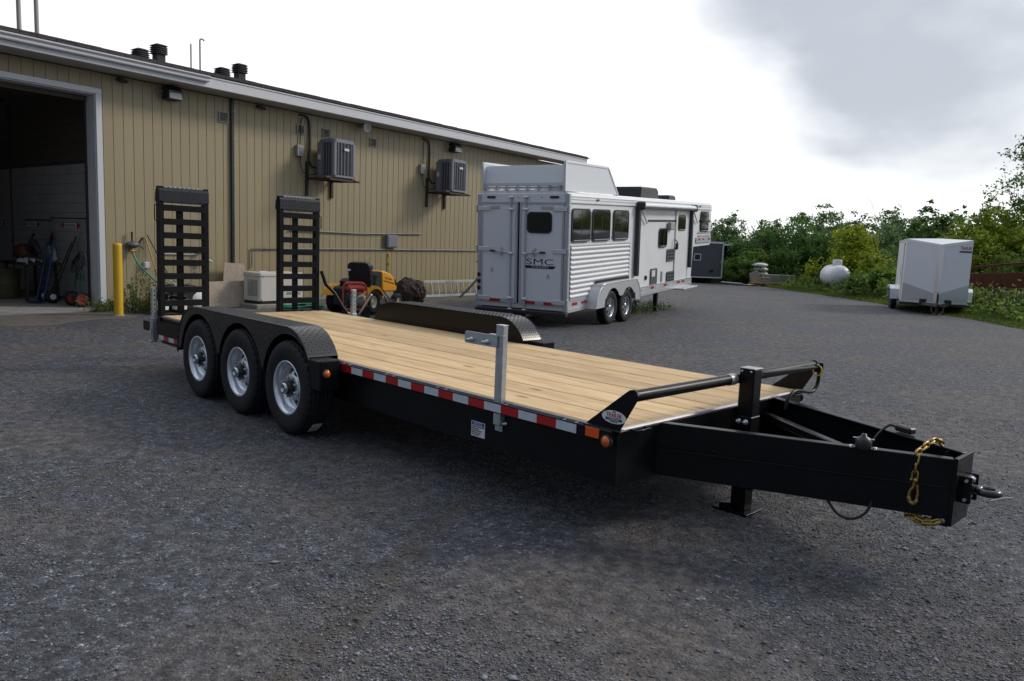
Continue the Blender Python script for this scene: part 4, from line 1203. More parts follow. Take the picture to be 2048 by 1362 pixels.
def condenser(s0, name_label, k):
    W_, D_, H_ = .70, .64, .93
    t = thing('condenser_unit', name_label, 'air conditioner', wp(s0, .22, 3.165), BR, 'grey condenser units on wall brackets')
    mb = MB()
    body = rrect(W_, D_, .10, 4)
    mb.prism([(a + W_ / 2, b - D_ / 2) for a, b in rrect(W_ - .06, D_ - .06, .08, 4)], (0, 0, .04), (1, 0, 0), (0, 1, 0), H_ - .1); mb.build('coil', 'acdark', t)
    mb = MB()
    mb.prism([(a + W_ / 2, b - D_ / 2) for a, b in body], (0, 0, H_ - .075), (1, 0, 0), (0, 1, 0), .06)
    mb.prism([(a + W_ / 2, b - D_ / 2) for a, b in rrect(W_ - .06, D_ - .06, .08, 4)], (0, 0, H_ - .015), (1, 0, 0), (0, 1, 0), .03); mb.build('top_cover', 'acgrey', t)
    mb = MB(); mb.prism([(a + W_ / 2, b - D_ / 2) for a, b in body], (0, 0, 0), (1, 0, 0), (0, 1, 0), .05); mb.build('base_pan', 'acgrey', t)
    mb = MB()
    for (x, y) in ((.05, -D_ + .05), (W_ - .05, -D_ + .05), (.05, -.05), (W_ - .05, -.05)):
        mb = MB(); mb.prism([(a + x, b + y) for a, b in rrect(.11, .11, .045, 3)], (0, 0, .05), (1, 0, 0), (0, 1, 0), H_ - .125); mb.build('corner_post', 'acgrey', t)
    mb = MB(); mb.box((.01, -.10, H_ / 2), (.02, .20, H_ - .12)); mb.build('service_panel', 'acgrey', t)
    for i in range(5):
        q = MB(); q.box((.14 + i * (W_ - .28) / 4, -D_ + .012, H_ / 2), (.018, .02, H_ - .13), .003); q.build('grille_bar', 'acgrey', t)
    for i in range(4):
        q = MB(); q.box((.012, -.24 - i * .10, H_ / 2), (.02, .018, H_ - .13), .003); q.build('grille_bar', 'acgrey', t)
    q = MB()
    for i in range(22):
        z = .08 + i * .036
        q.box((W_ / 2, -D_ + .018, z), (W_ - .2, .008, .004)); q.box((.018, -.37, z), (.008, .42, .004))
    q.build('grille_wires', 'acgrey', t)
    q = MB(); q.prism(rrect(.16, .065, .03, 4), (W_ * .58, -D_ - .002, H_ - .23), (1, 0, 0), (0, 0, 1), .012); q.build('badge', 'galvwhite', t)
    q = MB(); q.box((-.012, -.09, .50), (.03, .09, .13), .006); q.build('terminal_box', 'galvwhite', t)
    # bracket on the wall, with timber packers
    b = thing('wall_bracket', 'dark steel bracket carrying the %s condenser unit' % k, 'bracket', wp(s0 - .18, 0, 3.12), BR, 'steel shelf brackets on the wall')
    for x in (0, .80):
        q = MB(); q.box((x, -.045, 0.0 if x == 0 else -.18), (.075, .05, .86 if x == 0 else .52), .004); q.beam((x, -.045, 0), (x, -.98, -.03), .05, .06, .004); q.build('bracket_arm', 'steel_brown', b)
    q = MB(); q.beam((-.05, -.93, -.03), (.95, -.93, -.03), .05, .05, .004); q.beam((-.05, -.25, -.01), (.95, -.25, -.01), .05, .05, .004); q.build('cross_bar', 'steel_brown', b)
    for y in (-.42, -.75):
        q = MB(); q.box((.47, y, .028), (.92, .10, .034), .004); q.build('packer', 'timber', b)
    # disconnect box and lines
    d = thing('disconnect_box', 'small grey switch box on the wall left of the %s condenser unit' % k, 'switch box', wp(s0 - .43, 0, 3.78), BR, 'grey switch boxes beside the condensers')
    q = MB(); q.box((0, -.06, 0), (.19, .11, .27), .012); q.build('case', 'vent_grey', d)
    q = MB(); q.box((.01, -.117, .0), (.10, .012, .16), .006); q.build('cover', 'pipegrey', d)
    lines = thing('refrigerant_line', 'black insulated line looping down to the %s condenser unit' % k, 'pipe', wp(s0 - .5, 0, 4.66), BR, 'black lines running to the condensers')
    q = MB(); q.tube(smoothpath([(.08, -.03, 0), (.22, -.05, .0), (.34, -.05, -.06), (.385, -.05, -.28), (.385, -.05, -.8), (.36, -.06, -1.05), (.44, -.09, -1.22), (.56, -.14, -1.25), (.62, -.28, -1.25)], 6), .026, 8); q.build('line', 'plastic', lines)
    q = MB(); q.tube(smoothpath([(.18, -.04, -.06), (.13, -.04, -.15), (.12, -.05, -.4), (.09, -.05, -.72)], 5), .012, 6); q.tube(smoothpath([(.10, -.06, -1.02), (.11, -.07, -1.25), (.2, -.1, -1.42), (.38, -.16, -1.44), (.52, -.24, -1.36), (.58, -.3, -1.15)], 6), .012, 6); q.build('cable', 'plastic', lines)
condenser(5.21, 'grey condenser unit on the wall bracket above the raised far ramp', 'nearer')
condenser(9.62, 'grey condenser unit on the wall bracket nearest the horse trailer', 'farther')

# conduits, meter box, gas pipe, electrics behind the ramp
def conduit(label, pts, r, clips, group='grey conduits along the tan wall', mat='pipegrey', cat='conduit'):
    o = wp(pts[0][0], 0, pts[0][2]); t = thing('wall_conduit', label, cat, o, BR, group)
    q = MB(); q.tube([(a - pts[0][0], -b, c - pts[0][2]) for a, b, c in pts], r, 8); q.build('pipe', mat, t)
    for (a, z) in clips:
        q = MB(); q.box((a - pts[0][0], -.035, z - pts[0][2]), (.05, .03, .07), .006); q.build('clip', mat, t)
conduit('upper grey conduit ending short of the purple grey box', [(4.5, .05, 1.80), (7.0, .05, 1.80), (9.25, .05, 1.88)], .018, [(6.3, 1.80), (8.62, 1.86)])
conduit('long lower grey conduit running behind the far ramp', [(3.42, .05, .86), (3.42, .05, 1.31), (4.2, .05, 1.33), (7.6, .05, 1.38), (10.5, .05, 1.42), (13.3, .05, 1.46)], .018, [(3.8, 1.32), (5.9, 1.35), (7.2, 1.37), (8.9, 1.40), (9.85, 1.41), (11.1, 1.43)])
conduit('yellow gas pipe stub on the wall behind the lawn tractor', [(7.94, .05, 1.22), (7.94, .05, .55)], .016, [(7.94, 1.24), (7.94, .98)], None, 'yellow', 'pipe')
conduit('short vertical conduit left of the purple grey box', [(7.72, .05, 1.40), (7.72, .05, 1.80)], .012, [])
t = thing('meter_box', 'purple grey electrical box between the two conduits', 'electrical box', wp(7.98, 0, 1.62), BR)
q = MB(); q.box((0, -.07, 0), (.40, .13, .36), .015); q.build('case', 'acgrey', t); q = MB(); q.box((0, -.139, 0), (.34, .012, .30), .006); q.build('cover', 'acgrey', t)
t = thing('valve_cluster', 'white pipe fittings on the wall seen through the near ramp', 'valve', wp(2.06, 0, 1.05), BR)
q = MB(); q.ball((0, -.09, .16), .06, 10, 8); q.tube([(-.9, -.04, .16), (0, -.05, .16)], .016, 6); q.tube([(-.9, -.04, .10), (0, -.05, .10)], .012, 6); q.build('upper_fitting', 'galv', t)
q = MB(); q.tube([(-.12, -.07, -.06), (.06, -.09, -.06)], .035, 8); q.tube([(.02, -.08, 0), (.02, -.10, -.13)], .04, 8); q.tube([(.20, -.08, -.02), (.28, -.09, -.06)], .02, 6); q.build('lower_fitting', 'galvwhite', t)
q = MB(); q.tube([(-.12, -.05, -.42), (-.05, -.05, -.25), (.03, -.05, -.42)], .012, 6); q.build('pipe_legs', 'galv', t)
t = thing('outlet_box', 'small pale grey outlet box low on the wall right of the hose', 'outlet', wp(.83, 0, .90), BR)
q = MB(); q.box((0, -.05, 0), (.13, .09, .14), .012); q.build('case', 'galvwhite', t); q = MB(); q.box((0, -.097, 0), (.10, .008, .10), .004); q.build('flap', 'galvwhite', t)
t = thing('hose_tap', 'dark insulated tap with three stubby handles on the wall above the green hose', 'tap', wp(.52, 0, 1.33), BR)
q = MB(); q.ball((0, -.10, 0), .12, 14, 8, (1.25, .8, .62)); q.build('cover', 'charcoal', t)
q = MB(); q.tube([(-.01, -.10, .05), (-.01, -.10, .27)], [.016, .022], 8); q.tube([(.12, -.10, .02), (.20, -.12, .15)], [.014, .022], 8); q.tube([(.14, -.10, -.01), (.24, -.12, -.09)], .012, 6); q.build('handles', 'plastic', t)
q = MB(); q.tube([(0, -.10, -.06), (0, -.12, -.20)], .03, 8); q.tube([(-.06, -.12, -.13), (.06, -.12, -.13)], .022, 8); q.build('brass_valve', 'gold', t)
h = MB(); h.tube(smoothpath([wp(.52, .13, 1.12), wp(.58, .22, .93), wp(.78, .38, .65), wp(1.0, .5, .43), wp(1.25, .7, .20), wp(1.5, .95, .02), wp(1.9, 1.3, .02)], 8), .020, 8)
tag(h.build('garden_hose', 'hose'), 'green garden hose slanting down from the wall tap', 'hose')
# rake and shovel leaning on the wall by the hose
t = thing('leaning_rake', 'wooden handled rake leaning against the wall behind the near ramp', 'rake', wp(.95, .35, 0), BR)
q = MB(); q.tube([(.05, 0, .40), (-.14, .29, 1.50)], .014, 8); q.build('handle', 'woodtan', t); q = MB(); q.tube([(.05, 0, .40), (.06, -.02, .28)], .012, 6); q.box((.06, -.03, .26), (.3, .02, .03)); [q.box((-.07 + i * .026, -.04, .22), (.006, .01, .07)) for i in range(11)]; q.build('head', 'galv', t)
t = thing('leaning_scraper', 'dark handled scraper leaning beside the wooden rake', 'scraper', wp(1.12, .4, 0), BR)
q = MB(); q.tube([(.12, .05, .55), (-.26, .35, 1.55)], .013, 8); q.build('handle', 'plastic', t); q = MB(); q.tube([(.12, .05, .55), (.15, .04, .30)], .01, 6); q.tube([(.06, .03, .60), (.22, .0, .46), (.08, .0, .32)], .01, 6); q.build('head', 'galv', t)
# strand boards leaning on the wall
t = thing('leaning_board', 'tall piece of strand board leaning behind the larger cut sheet', 'board', wp(2.72, .42, 0), (0, 0, R(99)), 'strand boards leaning on the wall')
q = MB(); q.prism([(-.27, .4), (.50, .02), (.36, .98), (-.14, 1.0)], (0, 0, 0), (1, 0, 0), Vector((0, .22, .975)), .015); q.build('sheet', 'osb', t)
t = thing('leaning_board', 'larger low sheet of strand board leaning left of the generator', 'board', wp(2.35, .95, 0), (0, 0, R(99)), 'strand boards leaning on the wall')
q = MB(); q.prism([(-.68, .0), (.62, .0), (.62, .58), (.55, .62), (-.62, .60)], (0, 0, 0), (1, 0, 0), Vector((0, .30, .954)), .015); q.build('sheet', 'osb', t)
# buckets and jug behind the near ramp
def bucket(label, s, o, mat, band, h=.37, r=.15):
    t = thing('bucket', label, 'bucket', wp(s, o, 0), BR, 'buckets behind the trailer')
    q = MB(); q.lathe([(0, .004), (r * .84, .004), (r * .87, 0), (r, h - .02), (r * 1.08, h - .02), (r * 1.08, h), (r * .97, h), (r * .84, .02)], 24); q.build('pail', mat, t)
    if band:
        q = MB(); q.lathe([(r * .905, h * .22), (r * .985, h * .68)], 24, (0, 0, 0)); o2 = q.build('wrap_label', band, t); o2.scale = (1.02, 1.02, 1)
    q = MB(); q.tube([(r * 1.05 * math.cos(a), -.02 - .12 * abs(math.sin(a)), h - .05 - .06 * abs(math.sin(a))) for a in [math.pi * i / 10 for i in range(11)]], .004, 5); q.build('bail', 'bolt', t)
bucket('black pail with a white label by the galvanised drop leg', .28, 1.62, 'plastic', 'decal', .44, .165)
bucket('black pail with a white label seen under the near ramp', .72, 1.55, 'plastic', 'decal', .36, .15)
t = thing('plastic_jug', 'rounded white plastic drum standing behind the near ramp', 'jug', wp(1.22, 1.15, 0), BR)
q = MB(); q.lathe([(0, 0), (.20, 0), (.23, .05), (.235, .30), (.20, .42), (.10, .485), (0, .50)], 24); q.build('body', 'cloth', t); q = MB(); q.tube([(-.08, -.12, .43), (-.02, -.16, .47), (.06, -.12, .44)], .012, 6); q.build('handle', 'cloth', t)
t = thing('tool_crate', 'low black crate of odds and ends behind the near ramp', 'crate', wp(.95, 1.15, 0), BR)
q = MB(); 
for a, b, c, d in ((0, -.2, .5, .02), (0, .2, .5, .02), (-.25, 0, .02, .4), (.25, 0, .02, .4)): q.box((a, b, .27), (c, d, .54), .004)
q.build('box', 'plastic', t); q = MB(); q.box((-.1, -.02, .55), (.2, .3, .06), .01); q.tube([(.05, -.1, .56), (.16, -.18, .60)], .015, 6); q.build('lid', 'vent_grey', t)

# standby generator on its pad
GT = thing('standby_generator', 'beige standby generator cabinet on a concrete pad against the wall', 'generator', wp(2.62, 1.18, 0), (0, 0, R(99)))
q = MB(); q.box((.60, .02, .05), (1.45, .85, .11), .02); q.build('pad', 'concrete', GT)
q = MB(); q.prism([(a + .60, b) for a, b in rrect(1.20, .64, .07, 5)], (0, 0, .175), (1, 0, 0), (0, 1, 0), .55); q.build('cabinet', 'beige', GT)
q = MB(); q.prism([(a + .60, b) for a, b in rrect(1.18, .62, .07, 5)], (0, 0, .105), (1, 0, 0), (0, 1, 0), .065); q.build('plinth', 'plastic', GT)
q = MB(); q.prism([(a + .60, b) for a, b in rrect(1.235, .67, .08, 5)], (0, 0, .73), (1, 0, 0), (0, 1, 0), .055); q.prism([(a + .60, b) for a, b in rrect(1.20, .63, .08, 5)], (0, 0, .785), (1, 0, 0), (0, 1, 0), .022); q.box((.35, .1, .815), (.22, .16, .02), .006); q.build('lid', 'beige', GT)
for col in range(2):
    for i in range(13):
        q = MB(); q.box((-.004, -.16 + col * .19, .30 + i * .0265), (.016, .165, .009), .002, Matrix.Rotation(R(28), 3, 'Y')); q.build('louvre', 'beige', GT)
q = MB(); q.box((-.001, -.065, .46), (.004, .37, .36)); q.build('louvre_shade', 'acgrey', GT)  # darker sheet painted in for the shadows between the louvres
q = MB(); q.lathe([(0, .004), (.016, .004), (.016, 0)], 12, (.10, -.322, .72), (0, -1, 0)); q.lathe([(0, .004), (.014, .004), (.014, 0)], 12, (.06, -.322, .20), (0, -1, 0)); q.build('latch', 'plastic', GT)
text('brand_text', 'GENER', .085, 'decal_black', GT, (.845, -.3225, .33), (R(90), 0, 0), 1.0)
text('brand_text', 'AC', .085, 'decal_red', GT, (1.07, -.3225, .33), (R(90), 0, 0), 1.0)
# coil of green hose
q = MB()
random.seed(2)
for k in range(6):
    r = .34 - .03 * (k % 3); z = .02 + .035 * (k // 3)
    q.tube([wp(3.32 + r * 1.5 * math.cos(a), 2.15 + r * math.sin(a), z + .05 + .02 * math.sin(3 * a + k)) for a in [2 * math.pi * i / 28 for i in range(28)]], .017, 6, True)
tag(q.build('hose_coil', 'hose'), 'coil of green hose on the ground behind the far ramp', 'hose')

# yellow bollard
t = thing('bollard', 'yellow steel bollard beside the open workshop door', 'bollard', wp(-.5, 1.56, 0), BR)
q = MB(); q.lathe([(.0, 1.375), (.06, 1.372), (.078, 1.36), (.080, 1.33), (.080, 0)], 28); q.build('post', 'bollard', t)
q = MB(); q.lathe([(.11, 0), (.10, .02), (.08, .025)], 20); q.build('footing', 'concrete', t)

# ladder on its edge against the wall
LD = thing('aluminium_ladder', 'aluminium ladder lying on its long edge along the wall', 'ladder', wp(9.05, .45, 0), (0, 0, R(99)))
for z, y in ((.045, -.06), (.47, .05)):
    q = MB(); q.box((1.75, y, z), (3.6, .028, .072), .004); q.build('rail', 'ladder', LD)
for i in range(12):
    q = MB(); q.tube([(.28 + i * .29, -.055, .06), (.28 + i * .29, .045, .45)], .017, 8); q.build('rung', 'ladder', LD)
# bent black arm propped beside the horse trailer
t = thing('bent_arm', 'bent black steel arm with a flared top propped beside the horse trailer', 'arm', wp(10.05, .95, 0), (0, 0, R(99)))
q = MB(); q.tube(smoothpath([(0, 0, .02), (.45, -.02, .33), (.82, -.02, .62), (.90, 0, .80), (.90, 0, 1.02)], 6), .035, 8); q.build('arm', 'plastic', t)
q = MB(); q.prism([(-.17, .13), (.06, .13), (.06, 0), (-.04, 0)], (.90, .03, 1.0), (1, 0, 0), (0, 0, 1), .07); q.build('flared_top', 'plastic', t)
# dark stump-like clump
t = thing('tree_stump', 'dark bark covered stump lying on its side behind the lawn tractor', 'stump', wp(6.88, 1.95, 0), (0, 0, R(80)))
q = MB(); random.seed(9)
vs, fs = [], []
n, m = 26, 18
for i in range(m + 1):
    x = -.42 + .84 * i / m
    rr = .355 * math.sqrt(max(.04, 1 - .92 * abs(2 * i / m - 1) ** 2.6))
    for j in range(n):
        a = 2 * math.pi * j / n
        r = rr * (1 + .10 * math.sin(3 * a + i * .5) + .08 * random.uniform(-1, 1))
        vs.append((x + .03 * random.uniform(-1, 1), r * math.cos(a), .32 + r * math.sin(a)))
for i in range(m):
    for j in range(n): fs.append((i * n + j, i * n + (j + 1) % n, (i + 1) * n + (j + 1) % n, (i + 1) * n + j))
fs += [tuple(range(n))[::-1], tuple(range(m * n, m * n + n))]
q.add(vs, fs); q.build('log', 'bark', t)

# lawn tractor seen from behind, heading away to the right
TR = thing('lawn_tractor', 'yellow lawn tractor with a black high back seat parked behind the deck', 'lawn tractor', (-9.42, 4.93, 0), (0, 0, R(118)))
TR.scale = (1.09, 1.06, 1.07)
def small_wheel(parent, x, y, r, w, ri, mat='cream'):
    sg = 1 if y > 0 else -1
    q = MB(); tyre(q, (x, y, r), Vector((0, sg, 0)), r, w, ri, 36, True); wh = q.build('wheel', 'rubber', parent)
    q = MB(); q.lathe([(ri, -.02), (ri, w * .40), (ri * .9, w * .42), (ri * .86, w * .3), (ri * .35, w * .22), (ri * .3, w * .32), (0, w * .34)], 24, (x, y, r), (0, sg, 0)); q.build('rim', mat, wh)
for sg in (-1, 1):
    small_wheel(TR, 0, sg * .40, .255, .22, .125); small_wheel(TR, 1.22, sg * .37, .19, .15, .09)
    q = MB(); ar = [(.36 * math.cos(a), .30 + .30 * math.sin(a)) for a in [R(15 + 150 * i / 10) for i in range(11)]]
    q.strip([Vector((x, sg * .25, z)) for x, z in ar], [Vector((x, sg * .53, z - .01)) for x, z in ar], True); q.strip([Vector((x, sg * .53, z - .01)) for x, z in ar], [Vector((x, sg * .53, z - .07)) for x, z in ar], True)
    q.build('rear_fender', 'cub', TR)
q = MB(); q.box((-.05, 0, .48), (.62, .56, .16), .04); q.box((.35, 0, .33), (.9, .5, .12), .02); q.box((-.30, 0, .33), (.10, .5, .3), .02); q.build('chassis', 'plastic', TR)
q = MB(); q.box((.55, 0, .20), (.75, 1.02, .13), .05); q.build('mower_deck', 'engine', TR)
q = MB(); q.prism([(a, b) for a, b in rrect(.50, .50, .09, 5)], (-.10, -.25 + .0, .83), (0, 1, 0), Vector((-.22, 0, .975)), -.10)
q.prism([(-.05, 0), (.42, .03), (.46, .12), (.05, .16), (-.10, .10)], (-.08, .22, .56), (1, 0, 0), (0, 0, 1), .44)
se = q.build('seat', 'plastic', TR); 
q = MB(); q.box((-.245, -.04, .90), (.008, .08, .035), 0, Matrix.Rotation(R(12.7), 3, 'Y')); q.build('seat_label', 'decal', se)
q = MB(); q.prism([(.50, .42), (.62, .78), (.70, .86), (.82, .84), (.86, .42)], (0, .21, 0), (1, 0, 0), (0, 0, 1), .42); q.build('dash', 'plastic', TR)
q = MB(); q.tube([(.62, 0, .80), (.52, 0, .92)], .02, 8); q.tube([Vector((.51, 0, .93)) + Vector((.10 * math.cos(a) * .6, .17 * math.sin(a), .10 * math.cos(a) * .6 + 0)) for a in [2 * math.pi * i / 20 for i in range(20)]], .014, 8, True); q.build('steering_wheel', 'plastic', TR)
hood = [(.84, .42), (.80, .86), (.92, .87), (1.20, .80), (1.42, .68), (1.50, .56), (1.50, .44), (1.44, .40)]
q = MB(); q.prism(hood, (0, .235, 0), (1, 0, 0), (0, 0, 1), .47); ho = q.build('hood', 'cub', TR)
md = ho.modifiers.new('round', 'BEVEL'); md.width = .04; md.segments = 3
q = MB(); q.prism([(1.36, .70), (1.47, .60), (1.47, .53), (1.40, .56)], (0, -.236, 0), (1, 0, 0), (0, 0, 1), .006); q.build('headlight', 'glass', ho)
q = MB(); q.beam((.86, -.239, .66), (1.34, -.239, .58), .004, .018); q.build('hood_stripe', 'decal_black', ho)
text('hood_text', 'Cub Cadet', .075, 'decal_black', ho, (1.07, -.240, .70), (R(90), R(9), 0), 1.0)
q = MB(); q.tube([(.30, -.50, .52), (.62, -.50, .30), (.9, -.5, .24)], .012, 6); q.tube([(.1, -.42, .60), (.35, -.46, .50), (.55, -.5, .2)], .012, 6); q.build('lift_lever', 'plastic', TR)

# red framed portable engine unit in front of it
PG = thing('portable_generator', 'portable generator in a red tube frame in front of the lawn tractor', 'generator', (-8.80, 4.58, 0), (0, 0, R(60)))
PG.scale = (.80, .9, 1.18)
q = MB()
for y in (-.26, .26):
    q.tube(smoothpath([(-.30, y, .14), (-.30, y, .48), (-.25, y, .58), (-.15, y, .60), (.15, y, .60), (.25, y, .58), (.30, y, .48), (.30, y, .14)], 4), .017, 8)
    q.tube([(-.30, y, .14), (.30, y, .14)], .017, 8)
for x in (-.30, .30): q.tube([(x, -.26, .14), (x, .26, .14)], .015, 8)
for x in (-.2, .2): q.tube([(x, -.26, .60), (x, .26, .60)], .015, 8)
q.build('frame', 'redpaint', PG)
q = MB(); q.box((.02, 0, .50), (.48, .36, .13), .05); q.build('fuel_tank', 'redpaint', PG)
q = MB(); q.lathe([(.04, 0), (.04, .03), (0, .035)], 14, (0, 0, .565)); q.build('fuel_cap', 'plastic', PG)
q = MB(); q.box((-.12, 0, .29), (.22, .34, .26), .03); q.lathe([(.13, -.12), (.14, -.02), (.12, .06), (.04, .08)], 18, (-.1, -.12, .30), (0, -1, 0)); q.build('engine', 'engine', PG)
q = MB(); q.lathe([(.12, -.1), (.13, .02), (.09, .14), (0, .15)], 18, (.15, 0, .28), (1, 0, 0)); q.tube([(.08, -.2, .35), (.2, -.22, .38), (.24, -.22, .30)], .04, 10); q.build('alternator', 'engine_al', PG)
for y in (-.32, .32):
    q = MB(); tyre(q, (.30, y, .11), Vector((0, 1 if y > 0 else -1, 0)), .11, .07, .05, 24, False); q.lathe([(.052, .0), (.052, .02), (0, .025)], 14, (.30, y, .11), (0, 1 if y > 0 else -1, 0)); q.build('wheel', 'rubber', PG)

# ----------------------------------------------------------------- inside the open door (x along wall, y inward)
def ip(s, inn, z=.024): return wp(s, -inn, z)
for i, (y, lab) in enumerate(((2.17, 'arrow ended placard on the liner wall nearest the door frame'), (4.26, 'arrow ended placard on the liner wall farther inside the shop'), (6.3, 'arrow ended placard deepest inside the shop'))):
    t = thing('arrow_placard', lab, 'sign', ip(.262, y, 1.69), BR, 'arrow ended placards inside the shop')
    q = MB(); q.box((0, 0, 0), (.006, .62, .10)); q.build('panel', 'decal', t)
    for sg in (-1, 1):
        q = MB(); q.prism([(sg * .31, .075), (sg * .31, -.075), (sg * .50, 0)], (.003, 0, 0), (0, 1, 0), (0, 0, 1), .006); q.build('arrow_head', 'decal_red', t)
    for k in range(5):
        q = MB(); q.box((-.0045, -.22 + k * .11, 0), (.002, .055, .045)); q.build('print_block', 'decal_black', t)
# hand truck
t = thing('hand_truck', 'blue two wheeled hand truck standing inside the shop', 'hand truck', ip(-.62, 1.55), (0, 0, R(99)))
q = MB()
q.tube(smoothpath([(-.03, .16, .06), (.10, .16, .65), (.20, .15, 1.20), (.20, .08, 1.27), (.20, -.08, 1.27), (.20, -.15, 1.20), (.10, -.16, .65), (-.03, -.16, .06)], 5), .022, 8)
q.tube([(.20, .0, 1.27), (.24, .02, 1.05), (.13, .02, .9)], .018, 8)
for z, x in ((.30, .03), (.62, .095), (.92, .15)): q.tube([(x, -.16, z), (x, .16, z)], .014, 6)
q.box((-.12, 0, .03), (.24, .36, .012)); q.build('frame', 'blue', t)
for sg in (-1, 1):
    q = MB(); tyre(q, (.13, sg * .22, .14), Vector((0, sg, 0)), .14, .09, .06, 28, False); wh = q.build('wheel', 'rubber', t)
    q = MB(); q.lathe([(.06, .0), (.062, .035), (.05, .04), (.03, .03), (0, .035)], 16, (.13, sg * .22, .14), (0, sg, 0)); q.build('rim', 'galvwhite', wh)
    q = MB(); q.lathe([(.062, -.03), (0, -.032)], 16, (.13, sg * .22, .14), (0, sg, 0)); q.build('rim', 'galvwhite', wh)
# drum, bench with machine and rag
t = thing('waste_drum', 'olive drum bin standing under the work stand in the shop', 'drum', ip(-.75, 3.1), BR)
q = MB(); q.lathe([(0, .0), (.26, .0), (.27, .02), (.29, .32), (.295, .34), (.29, .36), (.30, .62), (.315, .63), (.315, .65), (.29, .65), (.28, .1)], 28); q.build('body', 'drum', t)
t = thing('work_stand', 'dark work stand with machine parts inside the open door', 'work stand', ip(-.35, 2.75), BR)
q = MB(); q.box((0, 0, .80), (.75, 1.3, .06), .01); q.build('top', 'steel_brown', t)
for x in (-.32, .32):
    for y in (-.58, .58):
        q = MB(); q.beam((x, y, 0), (x * .9, y * .92, .78), .05, .05); q.build('leg', 'steel_brown', t)
t = thing('machine_motor', 'dark red and black motor on the work stand', 'motor', ip(-.35, 3.0, .854), BR)
q = MB(); q.lathe([(.02, -.28), (.17, -.26), (.19, -.1), (.19, .2), (.12, .28), (.05, .30)], 20, (0, 0, .20), (0, 1, 0)); q.build('casing', 'rust', t); q = MB(); q.tube([(0, -.25, .3), (0, -.5, .42), (.05, -.62, .2)], [.12, .08, .05], 10); q.box((0, -.1, .08), (.3, .5, .14), .03); q.tube([(0, -.2, .4), (.05, -.35, .62)], .03, 8); q.build('body', 'engine', t)
q = MB(); random.seed(3); n = 9
vs = [ip(-.68 + .30 * (i / n), 2.05 + .62 * (j / n), .868 + .05 * math.sin(i * 1.3 + j) * math.cos(j * .9) - (.10 if i == 0 else 0) + .04) for i in range(n + 1) for j in range(n + 1)]
q.add(vs, [(i * (n + 1) + j, (i + 1) * (n + 1) + j, (i + 1) * (n + 1) + j + 1, i * (n + 1) + j + 1) for i in range(n) for j in range(n)], True)
tag(q.build('shop_rag', 'cloth'), 'crumpled white rag on the edge of the work stand', 'rag')
t = thing('wall_dispenser', 'tilted white box hanging on the liner wall in the shop', 'dispenser', ip(.20, 2.95, 1.02), (0, R(-6), R(99)))
q = MB(); q.box((-.03, 0, 0), (.12, .26, .36), .02, Matrix.Rotation(R(-14), 3, 'X')); q.build('box', 'cloth', t); q = MB(); q.tube([(0, .05, .18), (0, 0, .34), (0, -.08, .42), (.02, -.05, .48)], .03, 8); q.build('hook', 'plastic', t)
for lab, y, hh, mt in (('long handled shovel leaning on the liner wall', 1.95, 1.42, 'plastic'), ('dark broom leaning next to the shovel in the shop', 2.15, 1.30, 'steel_brown')):
    t = thing('leaning_shovel' if 'shovel' in lab else 'leaning_broom', lab, 'shovel' if 'shovel' in lab else 'broom', ip(-.05, y), BR)
    q = MB(); q.tube([(-.10, .10, .18), (.24, -.22, hh)], .015, 8); q.build('handle', mt, t)
    q = MB(); q.prism([(-.11, 0), (.11, 0), (.12, .2), (.03, .30), (-.03, .30), (-.12, .2)], (-.12, .12, .0), (0, 1, 0), Vector((.35, 0, .93)), .02) if 'shovel' in lab else q.box((-.12, .12, .10), (.10, .34, .2), .02); q.build('blade' if 'shovel' in lab else 'bristles', 'rust', t)
t = thing('hose_cart', 'green hose cart with red wheels inside the door frame', 'hose cart', ip(-.38, .42), (0, 0, R(99)))
q = MB(); q.tube([(.0, -.12, .18), (.06, -.10, .75), (.1, -.05, 1.02), (.1, .1, 1.02), (.06, .15, .75), (0, .17, .18)], .015, 8); q.box((0, .02, .20), (.06, .34, .04)); q.tube([(.08, .02, .98), (.06, .05, 1.3), (.12, .02, 1.52)], .008, 6); q.box((.06, .02, .62), (.12, .2, .12), .02); q.build('frame', 'darkgreen', t)
for sg in (-1, 1):
    q = MB(); tyre(q, (0, .02 + sg * .22, .155), Vector((0, sg, 0)), .155, .06, .11, 28, False); wh = q.build('wheel', 'rubber', t)
    q = MB(); q.lathe([(.112, -.025), (.112, .025), (.09, .01), (.03, .02), (0, .03)], 20, (0, .02 + sg * .22, .155), (0, sg, 0)); q.lathe([(.112, -.02), (0, -.022)], 20, (0, .02 + sg * .22, .155), (0, sg, 0)); q.build('rim', 'darkred', wh)
q = MB()
for k in range(5): q.tube([ip(-.40 + .03 * k, .45 + .17 * math.cos(a), .82 + .04 * k + .13 * math.sin(a) - .05 * math.cos(2 * a)) for a in [2 * math.pi * i / 20 for i in range(20)]], .011, 6, True)
tag(q.build('coiled_hose', 'plastic'), 'black hose coiled on the green hose cart', 'hose')

# ================================================================= HORSE TRAILER (x forward from the rear wheel, y to its left, z up)
HT = thing('horse_trailer', 'white and aluminium gooseneck horse trailer with twin rear doors and an awning', 'horse trailer', (-5.3687, 8.8150, 0.0), (0, R(-2.7), R(106)))
YR, YL = .15, 2.235
x0, x1, x2 = -1.72, 6.40, 8.22
